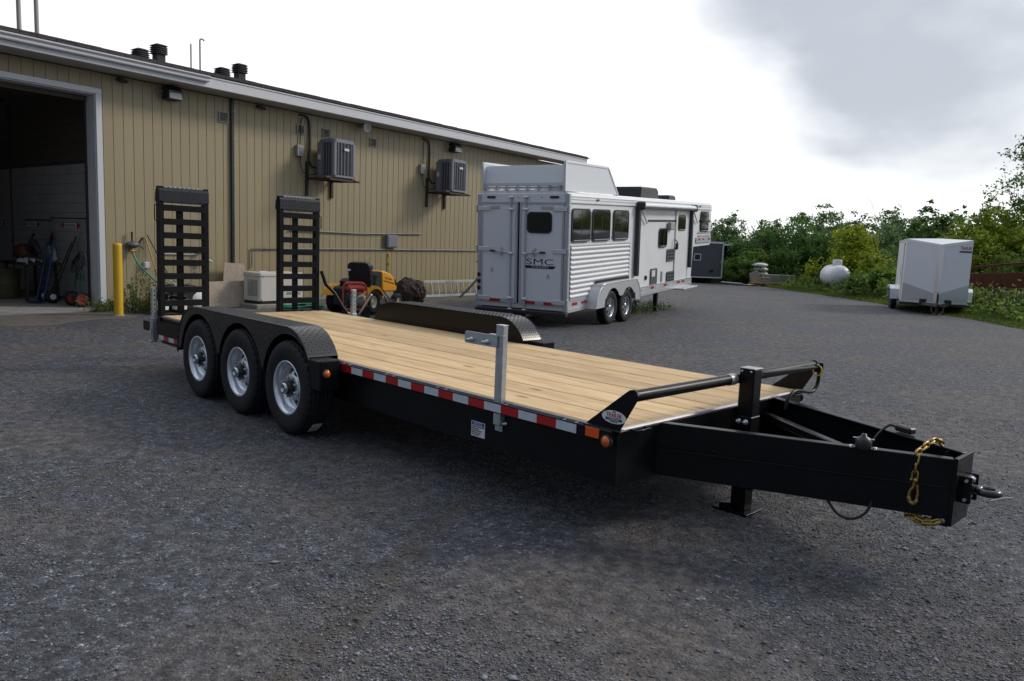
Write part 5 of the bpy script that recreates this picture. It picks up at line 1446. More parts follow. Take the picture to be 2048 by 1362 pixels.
# body shell
q = MB()
q.prism([(x0 + .02, .44), (x1, .44), (x1 + .12, 1.50), (x2 - .02, 1.52), (x2, 1.60), (x2, 2.62), (x0 + .02, 2.62)], (0, YL - .01, 0), (1, 0, 0), (0, 0, 1), YL - YR - .02)
body = q.build('body', 'white', HT)
q = MB()
rf = [(YR - .012, 2.575), (YR - .012, 2.70), (YR + .03, 2.765), (YR + .12, 2.79), (1.19, 2.83), (YL - .12, 2.79), (YL - .03, 2.765), (YL + .012, 2.70), (YL + .012, 2.575)]
vs = [(x, y, z) for x in (x0 - .005, x2 - .12) for y, z in rf] + [(x2 + .03, 1.19 + (y - 1.19) * .97, z - .06 if z > 2.6 else z) for y, z in rf]
n = len(rf); q.add(vs, [(i, i + 1, n + i + 1, n + i) for i in range(n - 1)] + [(n + i, n + i + 1, 2 * n + i + 1, 2 * n + i) for i in range(n - 1)], False)
q.add([vs[i] for i in range(n)], [tuple(range(n))]); q.add([vs[2 * n + i] for i in range(n)], [tuple(range(n))[::-1]])
roof = q.build('roof', 'white', HT)
q = MB()
for y in (YR - .016, YL + .016):
    for z in (2.58, 2.645, 2.70): q.box(((x0 + x2) / 2, y, z), (x2 - x0 - .05, .014, .012 if z > 2.6 else .022), .003)
q.build('roof_rail', 'alum', roof)
for x in (-.42, 2.4, 6.9):
    q = MB(); q.box((x, YR - .03, 2.655), (.13, .02, .035), .008); q.build('clearance_lamp', 'plastic', roof)
# lower side rail with reflectors
q = MB(); q.box(((x0 + x1) / 2, YR - .012, .52), (x1 - x0, .03, .235), .004); q.box(((x0 + x1) / 2, YR - .03, .475), (x1 - x0, .012, .012)); q.box(((x0 + x1) / 2, YR - .03, .63), (x1 - x0, .016, .014)); q.build('side_rail', 'alum', HT)
q = MB(); [q.lathe([(.006, 0), (0, .004)], 6, (x0 + .15 + i * .22, YR - .0275, .44), (0, -1, 0)) for i in range(36)]; q.build('rail_rivets', 'alum_dull', HT)
for x in (-1.42, -.98, 1.95, 3.12, 4.12, 5.20, 5.62):
    q = MB(); q.box((x, YR - .030, .565), (.24, .006, .058)); q.build('reflector', 'red_tape', HT)
for x in (2.5, 3.5, 4.5):
    q = MB(); q.box((x, YR - .030, .565), (.26, .005, .052)); q.build('reflector', 'white_tape', HT)
# corner posts, rear frame
for y in (YR + .03, YL - .03):
    q = MB(); q.box((x0 + .005, y, 1.58), (.10, .10, 2.34), .012); q.build('corner_post', 'alum_dull', HT)
q = MB(); q.box((x0 - .004, 1.19, 2.665), (.05, 2.07, .17), .008); q.build('rear_header', 'rear_white', HT)
q = MB(); q.box((x0 - .002, 1.19, .47), (.05, 2.07, .10), .006); q.build('rear_sill', 'alum', HT)
q = MB(); q.box((x0 - .05, 1.19, .365), (.14, 2.14, .085), .012); q.build('bumper', 'plastic', HT)
for y in (.46, 1.92):
    q = MB(); q.prism(rrect(.20, .045, .021, 4), (x0 - .03, y, 2.68), (0, 1, 0), (0, 0, 1), -.014); q.build('header_lamp', 'plastic', HT)
for y in (.22, .75, 1.02, 1.28, 2.17):
    q = MB(); q.lathe([(.012, 0), (0, .008)], 8, (x0 - .029, y, 2.675), (-1, 0, 0)); q.build('header_lamp', 'plastic', HT)
for y in (YR + .035, YL - .035):
    q = MB(); q.prism(rrect(.045, .42, .02, 4), (x0 - .0455, y, 1.30), (0, 1, 0), (0, 0, 1), -.008); tl = q.build('lamp_strip', 'alum', HT)
    for k in range(13):
        q = MB(); q.lathe([(.011, .0), (.010, .004), (0, .005)], 8, (x0 - .0535, y, 1.12 + k * .03), (-1, 0, 0)); q.build('lamp_bead', 'plastic', tl)
for k in range(3):
    q = MB(); q.lathe([(.045, 0), (.045, .012), (.03, .014), (0, .012)], 16, (x0 - .046, YL - .035, .80 + k * .14), (-1, 0, 0)); q.build('round_lamp', 'plastic', HT)
# rear doors: lateral distance from the right side = y - YR; the leaves meet at 1.10..1.16 from the right
def rear_door(ya, yb, hinge_right):
    cy, w = (ya + yb) / 2, abs(yb - ya); xd = x0 - .018
    q = MB(); q.box((xd, cy, 1.555), (.044, w, 2.06), .006); d = q.build('rear_door', 'rear_white', HT)
    q = MB()
    for y in (ya + .022, yb - .022): q.box((xd - .025, y, 1.555), (.014, .044, 2.06), .003)
    for z in (2.565, .565): q.box((xd - .025, cy, z), (.014, w - .09, .046 if z > 1 else .09), .003)
    q.build('door_trim', 'alum_dull', d)
    yb2 = yb - .14 if hinge_right else ya + .14
    q = MB(); q.tube([(xd - .045, yb2, .42), (xd - .045, yb2, 2.66)], .017, 10); q.build('lock_bar', 'alum_dull', d)
    q = MB()
    for z in (2.44, 1.55, .63): q.box((xd - .045, yb2, z), (.05, .11, .05), .012)
    for z in (2.68, .40): q.box((xd - .04, yb2, z), (.06, .09, .03), .008)
    q.build('bar_guides', 'alum', d)
    dr = -1 if hinge_right else 1
    q = MB(); q.tube([(xd - .05, yb2, 1.565), (xd - .065, yb2 + dr * .16, 1.57), (xd - .065, yb2 + dr * .36, 1.585)], .014, 8); h = q.build('handle', 'alum_dull', d)
    q = MB(); q.tube([(xd - .065, yb2 + dr * .35, 1.585), (xd - .065, yb2 + dr * .47, 1.59)], .022, 8); q.build('grip', 'plastic', h)
    q = MB(); q.tube([(xd - .04, yb2 + dr * .22, 1.5), (xd - .075, yb2 + dr * .20, 1.58), (xd - .04, yb2 + dr * .24, 1.68)], .016, 6); q.build('handle_catch', 'bolt', d)
    for z in (2.45, 1.62, .60):
        yh = ya if hinge_right else yb
        q = MB(); q.box((xd - .036, yh + (.08 if hinge_right else -.08), z), (.016, .30, .085), .004); q.box((xd - .02, yh - (.11 if hinge_right else -.11), z), (.05, .035, .15), .006); q.build('hinge', 'alum', d)
    q = MB(); yy = ya + .36 if hinge_right else yb - .30; q.box((xd - .028, yy, 2.475), (.012, .30, .06), .003); q.build('door_plate', 'alum_dull', d)
    q = MB(); q.prism(rrect(.045, .09, .02, 3), (xd - .0225, ya + .33 if hinge_right else yb - .28, 1.12 if hinge_right else 1.2), (0, 1, 0), (0, 0, 1), -.012); q.build('tie_ring', 'alum_dull', d)
    return d, xd
dR, xd = rear_door(YR + .085, YR + 1.085, True)
dL, xd = rear_door(YR + 1.145, YL - .075, False)
q = MB(); q.box((x0 + .01, YR + 1.115, 1.56), (.03, .058, 2.10)); q.build('door_gap', 'hollow', HT)
q = MB(); q.prism(rrect(.56, .42, .09, 5), (xd - .0225, YR + .63, 2.18), (0, 1, 0), (0, 0, 1), -.018); wn_ = q.build('window', 'plastic', dR)
q = MB(); q.prism(rrect(.50, .36, .07, 5), (xd - .0415, YR + .63, 2.18), (0, 1, 0), (0, 0, 1), -.004); q.build('pane', 'glass', wn_)
for (a, b) in ((.26, .50), (.70, .94), (1.52, 1.80)):
    q = MB(); q.box((xd - .034, YR + (a + b) / 2, .565), (.005, b - a, .06)); q.build('reflector', 'red_tape', HT)
# lettering on the right door
RX = (R(90), 0, R(-90))
text('door_text', 'SMC', .168, 'decal_black', dR, (xd - .0235, YR + .605, 1.392), RX, 1.95)
q = MB(); q.prism([(-.365, .03), (.365, .03), (.31, -.03), (-.31, -.03)], (xd - .0225, YR + .605, 1.292), (0, 1, 0), (0, 0, 1), -.002); tb = q.build('text_band', 'decal_black', dR)
text('door_text', 'TRAILERS', .058, 'decal', tb, (xd - .0262, YR + .605, 1.291), RX, 1.25, gap=1.35)
# ribbed lower panel on the right side, each rib its own sheet
for k in range(11):
    z = .66 + k * .0965
    q = MB(); q.prism([(0, 0), (-.006, .004), (-.030, .040), (-.030, .058), (-.006, .090), (0, .0945)], (x0 + .08, YR - .012, z), (0, 1, 0), (0, 0, 1), 3.10); q.build('side_rib', 'rib', HT)
q = MB()
for z in (.652, 1.728): q.box((x0 + 1.63, YR - .02, z), (3.12, .03, .02), .003)
q.box((x0 + 3.19, YR - .02, 1.19), (.022, .03, 1.09), .003); q.build('rib_trim', 'alum_dull', HT)
# windows on the right side
def side_window(xa, xb, za, zb, par=None):
    par = par or HT
    w, h = xb - xa, zb - za; r = min(.10, w * .28)
    q = MB(); q.prism(rrect(w, h, r, 5), ((xa + xb) / 2, YR + .004, (za + zb) / 2), (1, 0, 0), (0, 0, 1), .030); o = q.build('window', 'plastic', par)
    q = MB(); q.prism(rrect(w - .06, h - .06, r * .75, 5), ((xa + xb) / 2, YR - .0265, (za + zb) / 2), (1, 0, 0), (0, 0, 1), .003); q.build('pane', 'glass', o)
    q = MB(); q.box(((xa + xb) / 2, YR - .031, (za + zb) / 2), (.014, .004, h - .05)); q.build('mullion', 'plastic', o)
    q = MB(); q.box(((xa + xb) / 2, YR - .031, za + .035), (w - .16, .006, .018)); q.build('sill', 'vent_grey', o)
for a, b in ((-1.62, -.74), (-.62, .30), (.50, 1.38)): side_window(a, b, 1.80, 2.47)
side_window(3.52, 4.12, 1.56, 2.05); side_window(7.06, 7.86, 1.92, 2.52)
for x in (-.68, .40):
    q = MB(); q.tube(smoothpath([(x - .04, YR - .02, 1.84), (x + .03, YR - .05, 1.95), (x - .02, YR - .04, 2.0), (x + .05, YR - .04, 1.80)], 4), .009, 5); q.build('tie_clip', 'plastic', HT)
# entry door with its own window and handle
q = MB(); q.box((5.38, YR - .002, 1.56), (1.10, .022, 2.02), .004); ed = q.build('entry_door', 'white', HT)
q = MB()
for x in (4.82, 5.94): q.box((x, YR - .010, 1.56), (.028, .026, 2.06), .004)
q.box((5.38, YR - .010, 2.585), (1.12, .026, .028), .004); q.box((5.38, YR - .010, .545), (1.12, .026, .028), .004); q.build('door_trim', 'alum', ed)
side_window(4.98, 5.62, 1.97, 2.40, ed)
q = MB(); q.tube([(4.72, YR - .03, 1.5), (4.74, YR - .10, 1.55), (4.74, YR - .10, 1.68), (4.70, YR - .03, 1.75)], .016, 6); q.box((4.90, YR - .04, 1.56), (.10, .05, .18), .015); q.build('handle', 'plastic', ed)
q = MB(); q.box((6.05, YR - .03, 1.62), (.06, .04, .13), .01); q.box((6.05, YR - .03, 2.40), (.08, .03, .14), .02); q.build('latch', 'plastic', HT)
# black stripe, hatches, vents, porch lamp
q = MB(); q.box((4.35, YR + .0075, 2.235), (3.3, .006, .055)); q.build('side_stripe', 'decal_black', HT)
q = MB(); q.box((7.55, YR + .0075, 2.235), (1.2, .006, .06)); q.build('side_stripe', 'decal_black', HT)
q = MB(); q.box((4.2, YR + .0075, 2.40), (3.4, .006, .012)); q.build('side_stripe', 'alum_dull', HT)
def grille(xa, xb, za, zb):
    w, h = xb - xa, zb - za
    q = MB(); q.prism(rrect(w, h, .04, 3), ((xa + xb) / 2, YR + .004, (za + zb) / 2), (1, 0, 0), (0, 0, 1), .028); o = q.build('side_grille', 'charcoal', HT)
    for r_ in range(3):
        for c in range(2):
            q = MB(); q.box((xa + w * (.28 + .44 * c), YR - .0255, za + h * (.22 + .28 * r_)), (w * .36, .006, h * .13)); q.build('slot', 'hollow', o)
grille(4.20, 4.78, 1.18, 1.50); grille(4.24, 4.84, .60, .90)
q = MB(); q.prism(rrect(.46, .44, .05, 3), (3.24, YR + .004, .82), (1, 0, 0), (0, 0, 1), .024); hc = q.build('service_hatch', 'charcoal', HT)
q = MB(); q.box((3.18, YR - .0225, .92), (.24, .004, .16)); q.build('hatch_label', 'decal', hc)
q = MB(); q.box((2.68, YR - .008, .84), (.11, .04, .11), .02); q.build('inlet_cover', 'plastic', HT)
q = MB(); q.box((3.86, YR - .006, .80), (.09, .03, .28), .008); q.build('inlet_cover', 'alum_dull', HT)
q = MB(); q.box((4.30, YR - .05, 2.10), (.34, .10, .20), .02); q.build('porch_lamp', 'vent_grey', HT)
# fender over the tandem wheels
fx0, fx1 = -.62, 1.52
fp = [(fx0 - .26, .42), (fx0 - .22, .60), (fx0 - .12, .76), (fx0 + .04, .87), (fx0 + .22, .915), (fx1 - .30, .915), (fx1 - .12, .87), (fx1 + .02, .76), (fx1 + .10, .60), (fx1 + .13, .42)]
fp = [(p.x, p.y) for p in smoothpath([Vector((a, b, 0)) for a, b in fp], 3)]
q = MB(); q.strip([Vector((x, YR, z)) for x, z in fp], [Vector((x, -.12, z)) for x, z in fp], True); fd = q.build('fender', 'alum', HT)
q = MB(); A, B_ = [], []
for i in range(61):
    x = fp[0][0] + (fp[-1][0] - fp[0][0]) * i / 60
    for (a, b), (c, d) in zip(fp, fp[1:]):
        if a <= x <= c: zt = b + (d - b) * (x - a) / max(1e-6, c - a); break
    zb = .42
    for wx, wz in ((0, .37), (.9, .33)):
        if abs(x - wx) < .43: zb = max(zb, wz + math.sqrt(.43 ** 2 - (x - wx) ** 2))
    if -.43 < x < 1.33: zb = max(zb, .60)
    A.append(Vector((x, -.12, min(zb, zt - .01)))); B_.append(Vector((x, -.12, zt)))
q.strip(A, B_); q.tube([(x, -.12, z) for x, z in fp], .012, 6); q.build('fender_face', 'alum', fd)
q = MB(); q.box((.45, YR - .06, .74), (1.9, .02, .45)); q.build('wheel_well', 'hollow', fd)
for wx, wz in ((0, .37), (.9, .328)):
    for sg, yc in ((-1, .095), (1, YL - .06)):
        ax = Vector((0, sg, 0)); c = Vector((wx, yc if sg > 0 else .02, wz))
        q = MB(); tyre(q, c, ax, .37, .21, .20, 40, False); wh = q.build('wheel', 'rubber', HT)
        if sg > 0: continue
        q = MB(); q.lathe([(.195, -.05), (.20, .055), (.212, .082), (.204, .088), (.188, .07), (.18, .01)], 36, c, ax)
        e1, e2 = Vector((1, 0, 0)), Vector((0, 0, 1))
        for k in range(6):
            a = R(60 * k + 12); d1 = e1 * math.cos(a) + e2 * math.sin(a); n1 = ax.cross(d1)
            P_ = [c + d1 * .04 + n1 * .032 + ax * .072, c + d1 * .04 - n1 * .032 + ax * .072, c + d1 * .188 - n1 * .040 + ax * .058, c + d1 * .188 + n1 * .040 + ax * .058]
            q.add(P_ + [p - ax * .05 for p in P_], [(0, 1, 2, 3), (0, 3, 7, 4), (1, 5, 6, 2)])
        q.lathe([(.06, .0), (.06, .075), (.035, .085), (0, .088)], 18, c, ax); q.build('rim', 'chrome', wh)
        q = MB(); q.lathe([(.19, -.02), (0, -.02)], 24, c, ax); q.build('brake', 'hollow', wh)
q = MB(); [q.tube([(wx, .1, wz), (wx, YL - .1, wz)], .05, 10) for wx, wz in ((0, .37), (.9, .33))]; q.box((2.0, 1.19, .40), (7.5, 1.9, .07)); q.build('axle', 'plastic', HT)
# awning: roll, end arms, braces
q = MB(); q.tube([(1.92, YR - .13, 2.585), (6.02, YR - .13, 2.585)], .075, 18); aw = q.build('awning', 'alum', HT)
q = MB(); A = [Vector((x, YR - .13 - .078 * math.cos(R(a)), 2.585 + .078 * math.sin(R(a)))) for x in (1.95, 5.99) for a in (-20, -60, -100, -140)]
q.add(A, [(i, i + 1, i + 5, i + 4) for i in range(3)]); q.build('awning_valance', 'plastic', aw)
for x in (1.90, 6.04):
    q = MB(); q.box((x, YR - .055, 1.80), (.13, .085, 1.74), .01); q.box((x, YR - .11, 2.585), (.12, .20, .19), .03); q.build('awning_arm', 'plastic', aw)
    q = MB(); q.beam((x + .14, YR - .06, 2.53), (x + .64, YR - .035, 2.17), .03, .035, .004); q.beam((x + .10, YR - .05, 2.33), (x + .42, YR - .03, 2.16), .02, .02); q.build('awning_brace', 'alum_dull', aw)
    q = MB(); q.prism(rrect(.11, .14, .05, 4), (x + .18, YR + .002, 2.33), (1, 0, 0), (0, 0, 1), .03); q.build('speaker_lamp', 'plastic', HT)
# steps and jack legs
q = MB(); q.box((5.50, YR - .13, .40), (1.25, .28, .035), .008); q.box((5.50, YR - .28, .40), (1.28, .04, .05), .008); q.build('step', 'alum_dull', HT)
for y in (.55, 1.8):
    q = MB(); q.box((4.60, y, .18), (.11, .11, .70), .006); q.box((4.60, y, -.185), (.2, .2, .02)); q.build('jack_leg', 'plastic', HT)
q = MB(); q.box((7.55, YR - .012, 1.80), (1.25, .02, .06)); q.box((7.45, YR - .01, 1.68), (1.5, .02, .16), .004); q.build('nose_rail', 'alum_dull', HT)
for x in (7.0, 7.4, 8.0):
    q = MB(); q.box((x, YR - .022, 1.70), (.2, .004, .05)); q.build('reflector', 'red_tape', HT)
q = MB(); q.prism([(6.75, 1.88), (8.1, 1.88), (8.1, 1.94), (6.95, 1.94)], (0, YR - .002, 0), (1, 0, 0), (0, 0, 1), .01); q.build('nose_trim', 'vent_grey', HT)
# hay rack on the roof: solid sides and an open floor frame
ry0, ry1, rx0 = YR + .09, YL - .11, -1.76
for y, sg in ((ry0, -1), (ry1, 1)):
    q = MB(); q.prism([(rx0, 2.80), (.88, 2.80), (.32, 3.345), (rx0, 3.345)], (0, y + .012, 0), (1, 0, 0), (0, 0, 1), .024); pn = q.build('rack_panel', 'rear_white', HT)
    q = MB()
    for a, b in (((rx0, 2.80), (rx0, 3.37)), ((rx0, 3.36), (.32, 3.36)), ((.32, 3.36), (.90, 2.80))): q.beam((a[0], y, a[1]), (b[0], y, b[1]), .05, .05, .006)
    q.build('rack_frame', 'alum', pn)
q = MB(); q.box((rx0 + .09, (ry0 + ry1) / 2, 3.13), (.02, ry1 - ry0 - .03, .37), .004, Matrix.Rotation(R(14), 3, 'Y')); pn = q.build('rack_panel', 'rear_white', HT)
q = MB(); q.box((rx0 + .06, (ry0 + ry1) / 2, 2.925), (.05, ry1 - ry0, .06), .012); q.build('rack_frame', 'alum', pn)
for k in range(9):
    q = MB(); q.box((rx0 + .10 + k * .27, (ry0 + ry1) / 2, 2.87), (.04, ry1 - ry0, .03)); q.build('rack_slat', 'alum_dull', HT)
for k in range(8):
    y = ry0 + .12 + k * (ry1 - ry0 - .2) / 7
    q = MB(); q.box((rx0 + .45, y, 2.86), (.9, .03, .10)); q.build('rack_slat', 'alum_dull', HT)
# roof air conditioner and vent
def roofbox(xa, xb, ya, yb, z, h):
    q = MB(); q.prism([(xa, 0), (xa + .06, h), (xb - .16, h), (xb - .02, h * .72), (xb, 0)], (0, yb, z), (1, 0, 0), (0, 0, 1), yb - ya); o = q.build('roof_unit', 'plastic', HT)
    m_ = o.modifiers.new('round', 'BEVEL'); m_.width = .035; m_.segments = 2
roofbox(3.95, 5.35, .85, 1.65, 2.82, .30); roofbox(6.35, 7.0, .90, 1.5, 2.82, .15)

# ================================================================= SMALL WHITE CARGO TRAILER on the verge
CT = thing('cargo_trailer', 'small white v nosed enclosed cargo trailer parked on the grass verge', 'cargo trailer', (-3.10, 22.50, .0), (0, 0, R(-67)))
w2, zb, zt, L_ = .93, .34, 2.36, 3.5
V5 = [(0, -w2), (.62, 0), (0, w2), (-L_, w2), (-L_, -w2)]
za = zt - .17
def ztop(p): return za if p[0] > .3 else zt
q = MB(); q.add([(a, b, zb) for a, b in V5] + [(a, b, ztop((a, b)) - .08) for a, b in V5], [(0, 1, 6, 5), (1, 2, 7, 6), (2, 3, 8, 7), (3, 4, 9, 8), (4, 0, 5, 9), (0, 4, 3, 2, 1), (5, 6, 7, 8, 9)]); q.build('body', 'rear_white', CT)
V6 = [(a * 1.006 + .004, b * 1.006) for a, b in V5]
q = MB(); q.add([(a, b, ztop((a, b)) - .085) for a, b in V6] + [(a, b, ztop((a, b))) for a, b in V6], [(0, 1, 6, 5), (1, 2, 7, 6), (2, 3, 8, 7), (3, 4, 9, 8), (4, 0, 5, 9)])
q.add([(V6[1][0], 0, za), (0, w2, zt), (-L_, w2, zt), (-L_, 0, zt + .03), (-L_, -w2, zt), (0, -w2, zt), (0, 0, zt + .03)], [(0, 1, 6), (1, 2, 3, 6), (3, 4, 5, 6), (5, 0, 6)]); q.build('roof', 'white', CT)
for sg in (-1, 1):
    a, b = Vector((0, sg * w2, 0)), Vector((.62, 0, 0)); d = (b - a).normalized(); n_ = Vector((d.y, -d.x, 0)); n_ = n_ if n_.x > 0 else -n_
    l = (b - a).length
    q = MB(); o_ = a + n_ * .004 + Vector((0, 0, zb))
    P_ = [o_, o_ + d * l, o_ + d * l + Vector((0, 0, .30)), o_ + Vector((0, 0, .62))]
    q.add(P_ + [p + n_ * .006 for p in P_], [(4, 5, 6, 7), (0, 1, 5, 4), (2, 3, 7, 6), (3, 0, 4, 7), (1, 2, 6, 5)]); q.build('stone_guard', 'alum_dull', CT)
    q = MB(); q.beam(a + n_ * .01 + Vector((0, 0, zb + .02)), b + n_ * .01 + Vector((0, 0, zb + .02)), .03, .045); q.build('lower_trim', 'alum', CT)
q = MB(); q.prism([(.60, -.085), (.665, 0), (.60, .085)], (0, 0, zb + .05), (1, 0, 0), (0, 1, 0), za - zb - .14); q.build('nose_post', 'alum', CT)
# red maker's lettering on the nose face
a, b = Vector((0, w2, 0)), Vector((.62, 0, 0)); d = (b - a).normalized(); n_ = Vector((-d.y, d.x, 0)); n_ = n_ if n_.x > 0 else -n_
ang = math.atan2(-d.y, -d.x)
text('nose_text', 'TRAILER', .155, 'decal_red', CT, a + d * .24 + n_ * .010 + Vector((0, 0, 2.10)), (R(90), 0, ang), .72)
q = MB(); q.beam(a + d * .02 + n_ * .006 + Vector((0, 0, 1.99)), a + d * .46 + n_ * .006 + Vector((0, 0, 1.99)), .004, .05); q.build('text_band', 'decal_navy', CT)
q = MB(); q.beam((.05, -.55, zb - .02), (1.25, 0, zb - .02), .06, .09); q.beam((.05, .55, zb - .02), (1.25, 0, zb - .02), .06, .09); q.box((-1.6, 0, zb - .05), (3.6, 2.0, .07)); q.box((.42, 0, zb + .05), (.1, .9, .16), .01); tg = q.build('tongue', 'plastic', CT)
q = MB(); q.beam((1.15, 0, zb), (1.42, 0, zb), .10, .09, .02); q.build('coupler', 'plastic', tg)
q = MB(); q.tube([(1.0, .0, .05), (1.0, 0, .66)], .032, 10); q.lathe([(.08, 0), (.08, .02), (.03, .03)], 12, (1.0, 0, .02)); q.tube([(1.0, 0, .66), (1.0, -.02, .72), (1.1, -.10, .72)], .012, 6); q.build('jack_leg', 'plastic', tg)
q = MB(); q.tube(smoothpath([(.95, -.18, .30), (1.1, -.12, .10), (1.25, 0, .05), (1.1, .14, .10), (.95, .2, .30)], 5), .012, 6); q.build('safety_chain', 'steel_brown', tg)
for sg in (-1, 1):
    for wx in (-1.55, -2.35):
        q = MB(); tyre(q, (wx, sg * (w2 + .14), .33), Vector((0, sg, 0)), .33, .19, .18, 32, False); wh = q.build('wheel', 'rubber', CT)
        q = MB(); q.lathe([(.18, 0), (.18, .06), (.05, .05), (0, .07)], 20, (wx, sg * (w2 + .14), .33), (0, sg, 0)); q.build('rim', 'silver', wh)
    fq = [(-1.10, .36), (-1.10, .70), (-1.24, .80), (-2.66, .80), (-2.80, .70), (-2.80, .36)]
    q = MB(); q.strip([Vector((x, sg * w2, z)) for x, z in fq], [Vector((x, sg * (w2 + .29), z)) for x, z in fq]); q.strip([Vector((x, sg * (w2 + .29), z)) for x, z in fq], [Vector((x, sg * (w2 + .29), max(.36, z - .10))) for x, z in fq]); q.build('fender', 'alum', CT)
q = MB(); q.box((-.95, -w2 - .012, 1.3), (.85, .022, 1.75), .006); dd = q.build('side_door', 'rear_white', CT)
q = MB(); q.box((-.95, -w2 - .03, 1.3), (.06, .03, .4), .006); q.box((-.5, -w2 - .02, 1.3), (.03, .03, 1.8)); q.build('hinge', 'alum', dd)
q = MB(); q.box((-.3, -w2 - .02, 2.2), (.1, .03, .06), .01); q.build('marker_lamp', 'amber', CT)

# ================================================================= DARK CARGO TRAILERS behind the horse trailer
def dark_trailer(label, loc, rz, W_, L2_, H_, mat, open_=False):
    t = thing('dark_trailer', label, 'cargo trailer', loc, (0, 0, rz), 'dark enclosed trailers at the back of the yard')
    q = MB(); q.box((-L2_ / 2, 0, .30 + H_ / 2), (L2_, W_, H_), .02); q.build('body', mat, t)
    q = MB()
    for y in (-W_ / 2, W_ / 2): q.box((.012, y * .985, .30 + H_ / 2), (.03, .06, H_), .006)
    q.box((.012, 0, .30 + H_ - .03), (.03, W_, .06), .006); q.box((.012, 0, .33), (.03, W_, .07), .006); q.build('end_trim', 'galvwhite', t)
    q = MB(); q.box((-L2_ / 2, 0, .30 + H_ + .02), (L2_ + .02, W_ + .02, .04), .01); q.build('roof', 'galvwhite', t)
    for x in (-L2_ * .45, -L2_ * .65):
        for sg in (-1, 1):
            q = MB(); tyre(q, (x, sg * (W_ / 2 - .05), .33), Vector((0, sg, 0)), .33, .2, .18, 24, False); q.build('wheel', 'rubber', t)
    return t
t = dark_trailer('charcoal enclosed trailer with a small square window behind the horse trailer', (-18.62, 33.47, 0), R(-40), 2.35, 4.6, 2.0, 'charcoal')
q = MB(); 
for a, b, c, d_ in ((0, .17, .39, .05), (0, -.17, .39, .05), (-.18, 0, .05, .34), (.18, 0, .05, .34)): q.box((.02, -.30 + a, 1.45 + b), (.03, c, d_), .004)
q.build('window_frame', 'galvwhite', t); q = MB(); q.box((.012, -.30, 1.45), (.02, .32, .3)); q.build('pane', 'glass', t)
q = MB(); q.lathe([(.1, 0), (.1, .03), (0, .04)], 14, (.0, .55, .72), (1, 0, 0)); q.build('vent_cap', 'plastic', t)
q = MB(); q.tube([(.06, 1.1, .5), (.06, 1.1, 2.1)], .02, 6); q.box((.05, 1.1, 1.2), (.05, .1, .12)); q.build('lock_bar', 'galv', t)
dark_trailer('black enclosed trailer farthest back beside the shrubs', (-19.3, 37.6, 0), R(-38), 2.3, 5.0, 1.95, 'black')

# ================================================================= YARD CLUTTER near the verge
t = thing('concrete_block', 'long grey concrete block at the edge of the yard under the bags', 'concrete block', (-15.25, 35.75, 0), (0, 0, R(46)))
q = MB(); q.box((0, 0, .33), (1.9, .6, .66), .03); q.build('block', 'concrete', t)
for k, (dx, dz, lab) in enumerate(((-.95, .55, 'lowest white plastic sack of the stack by the concrete block'), (-.95, .80, 'middle pinkish plastic sack of the stack by the concrete block'), (-.95, 1.03, 'topmost white plastic sack of the stack by the concrete block'))):
    c = Vector((-15.25, 35.75, 0)) + Vector((math.cos(R(46)) * dx, math.sin(R(46)) * dx, dz))
    t = thing('stacked_sack', lab, 'sack', c, (0, 0, R(46 + 12 * k)), 'plastic sacks stacked at the yard edge')
    q = MB(); q.ball((0, 0, .12), .13, 14, 8, (3.6, 2.3, 1.0)); q.build('bag', 'bag', t); q = MB(); q.tube([(-.47, -.15, .12), (-.5, 0, .10), (-.47, .15, .12)], .03, 6); q.build('seam', 'bag', t)
t = thing('sack_pallet', 'grey crate carrying the stack of plastic sacks', 'crate', (-15.9, 35.05, 0), (0, 0, R(46)))
for k in range(4):
    q = MB(); q.box((0, 0, .07 + k * .13), (.95, .75, .10), .01); q.build('board', 'vent_grey', t)
random.seed(12)
for i, (x, y, a, l, lab) in enumerate(((-16.3, 34.15, 20, 1.7, 'pale broken board lying nearest the road'), (-15.7, 34.3, 75, 1.3, 'tan board lying across the scrap heap'), (-15.3, 34.5, 40, 1.5, 'short tan plank in front of the concrete block'), (-14.6, 34.75, 15, 1.4, 'brown plank at the end of the concrete block'), (-16.9, 33.85, 5, 1.2, 'grey white plank lying alone on the gravel'))):
    t = thing('scrap_board', lab, 'board', (x, y, .02 + .07 * (i % 3)), (R(random.uniform(-5, 5)), R(random.uniform(-7, 7)), R(a)), 'scrap boards by the concrete block')
    q = MB(); q.box((0, 0, .03), (l, .22, .05), .006); q.build('board', 'woodtan' if i in (1, 2, 3) else 'bag', t)
t = thing('grey_panel', 'grey sheet metal panel leaning on the crate in the scrap heap', 'panel', (-15.75, 34.6, 0), (R(10), R(-24), R(50)))
q = MB(); q.box((0, 0, .45), (.5, .04, .8), .005); q.build('sheet', 'vent_grey', t)
t = thing('propane_tank', 'white propane tank half hidden in tall weeds', 'propane tank', (-10.85, 33.0, 0), (0, 0, R(131)))
q = MB(); q.lathe([(0, -1.05), (.28, -1.0), (.46, -.84), (.53, -.6), (.54, .6), (.46, .84), (.28, 1.0), (0, 1.05)], 28, (0, 0, .82), (1, 0, 0)); q.build('shell', 'tank', t)
q = MB(); q.lathe([(.22, 1.35), (.22, 1.56), (.20, 1.60), (0, 1.615)], 20, (-.2, 0, 0)); q.build('dome', 'tank', t)
for x in (-.7, .7):
    q = MB(); q.box((x, 0, .14), (.16, .8, .28)); q.build('foot', 'concrete', t)
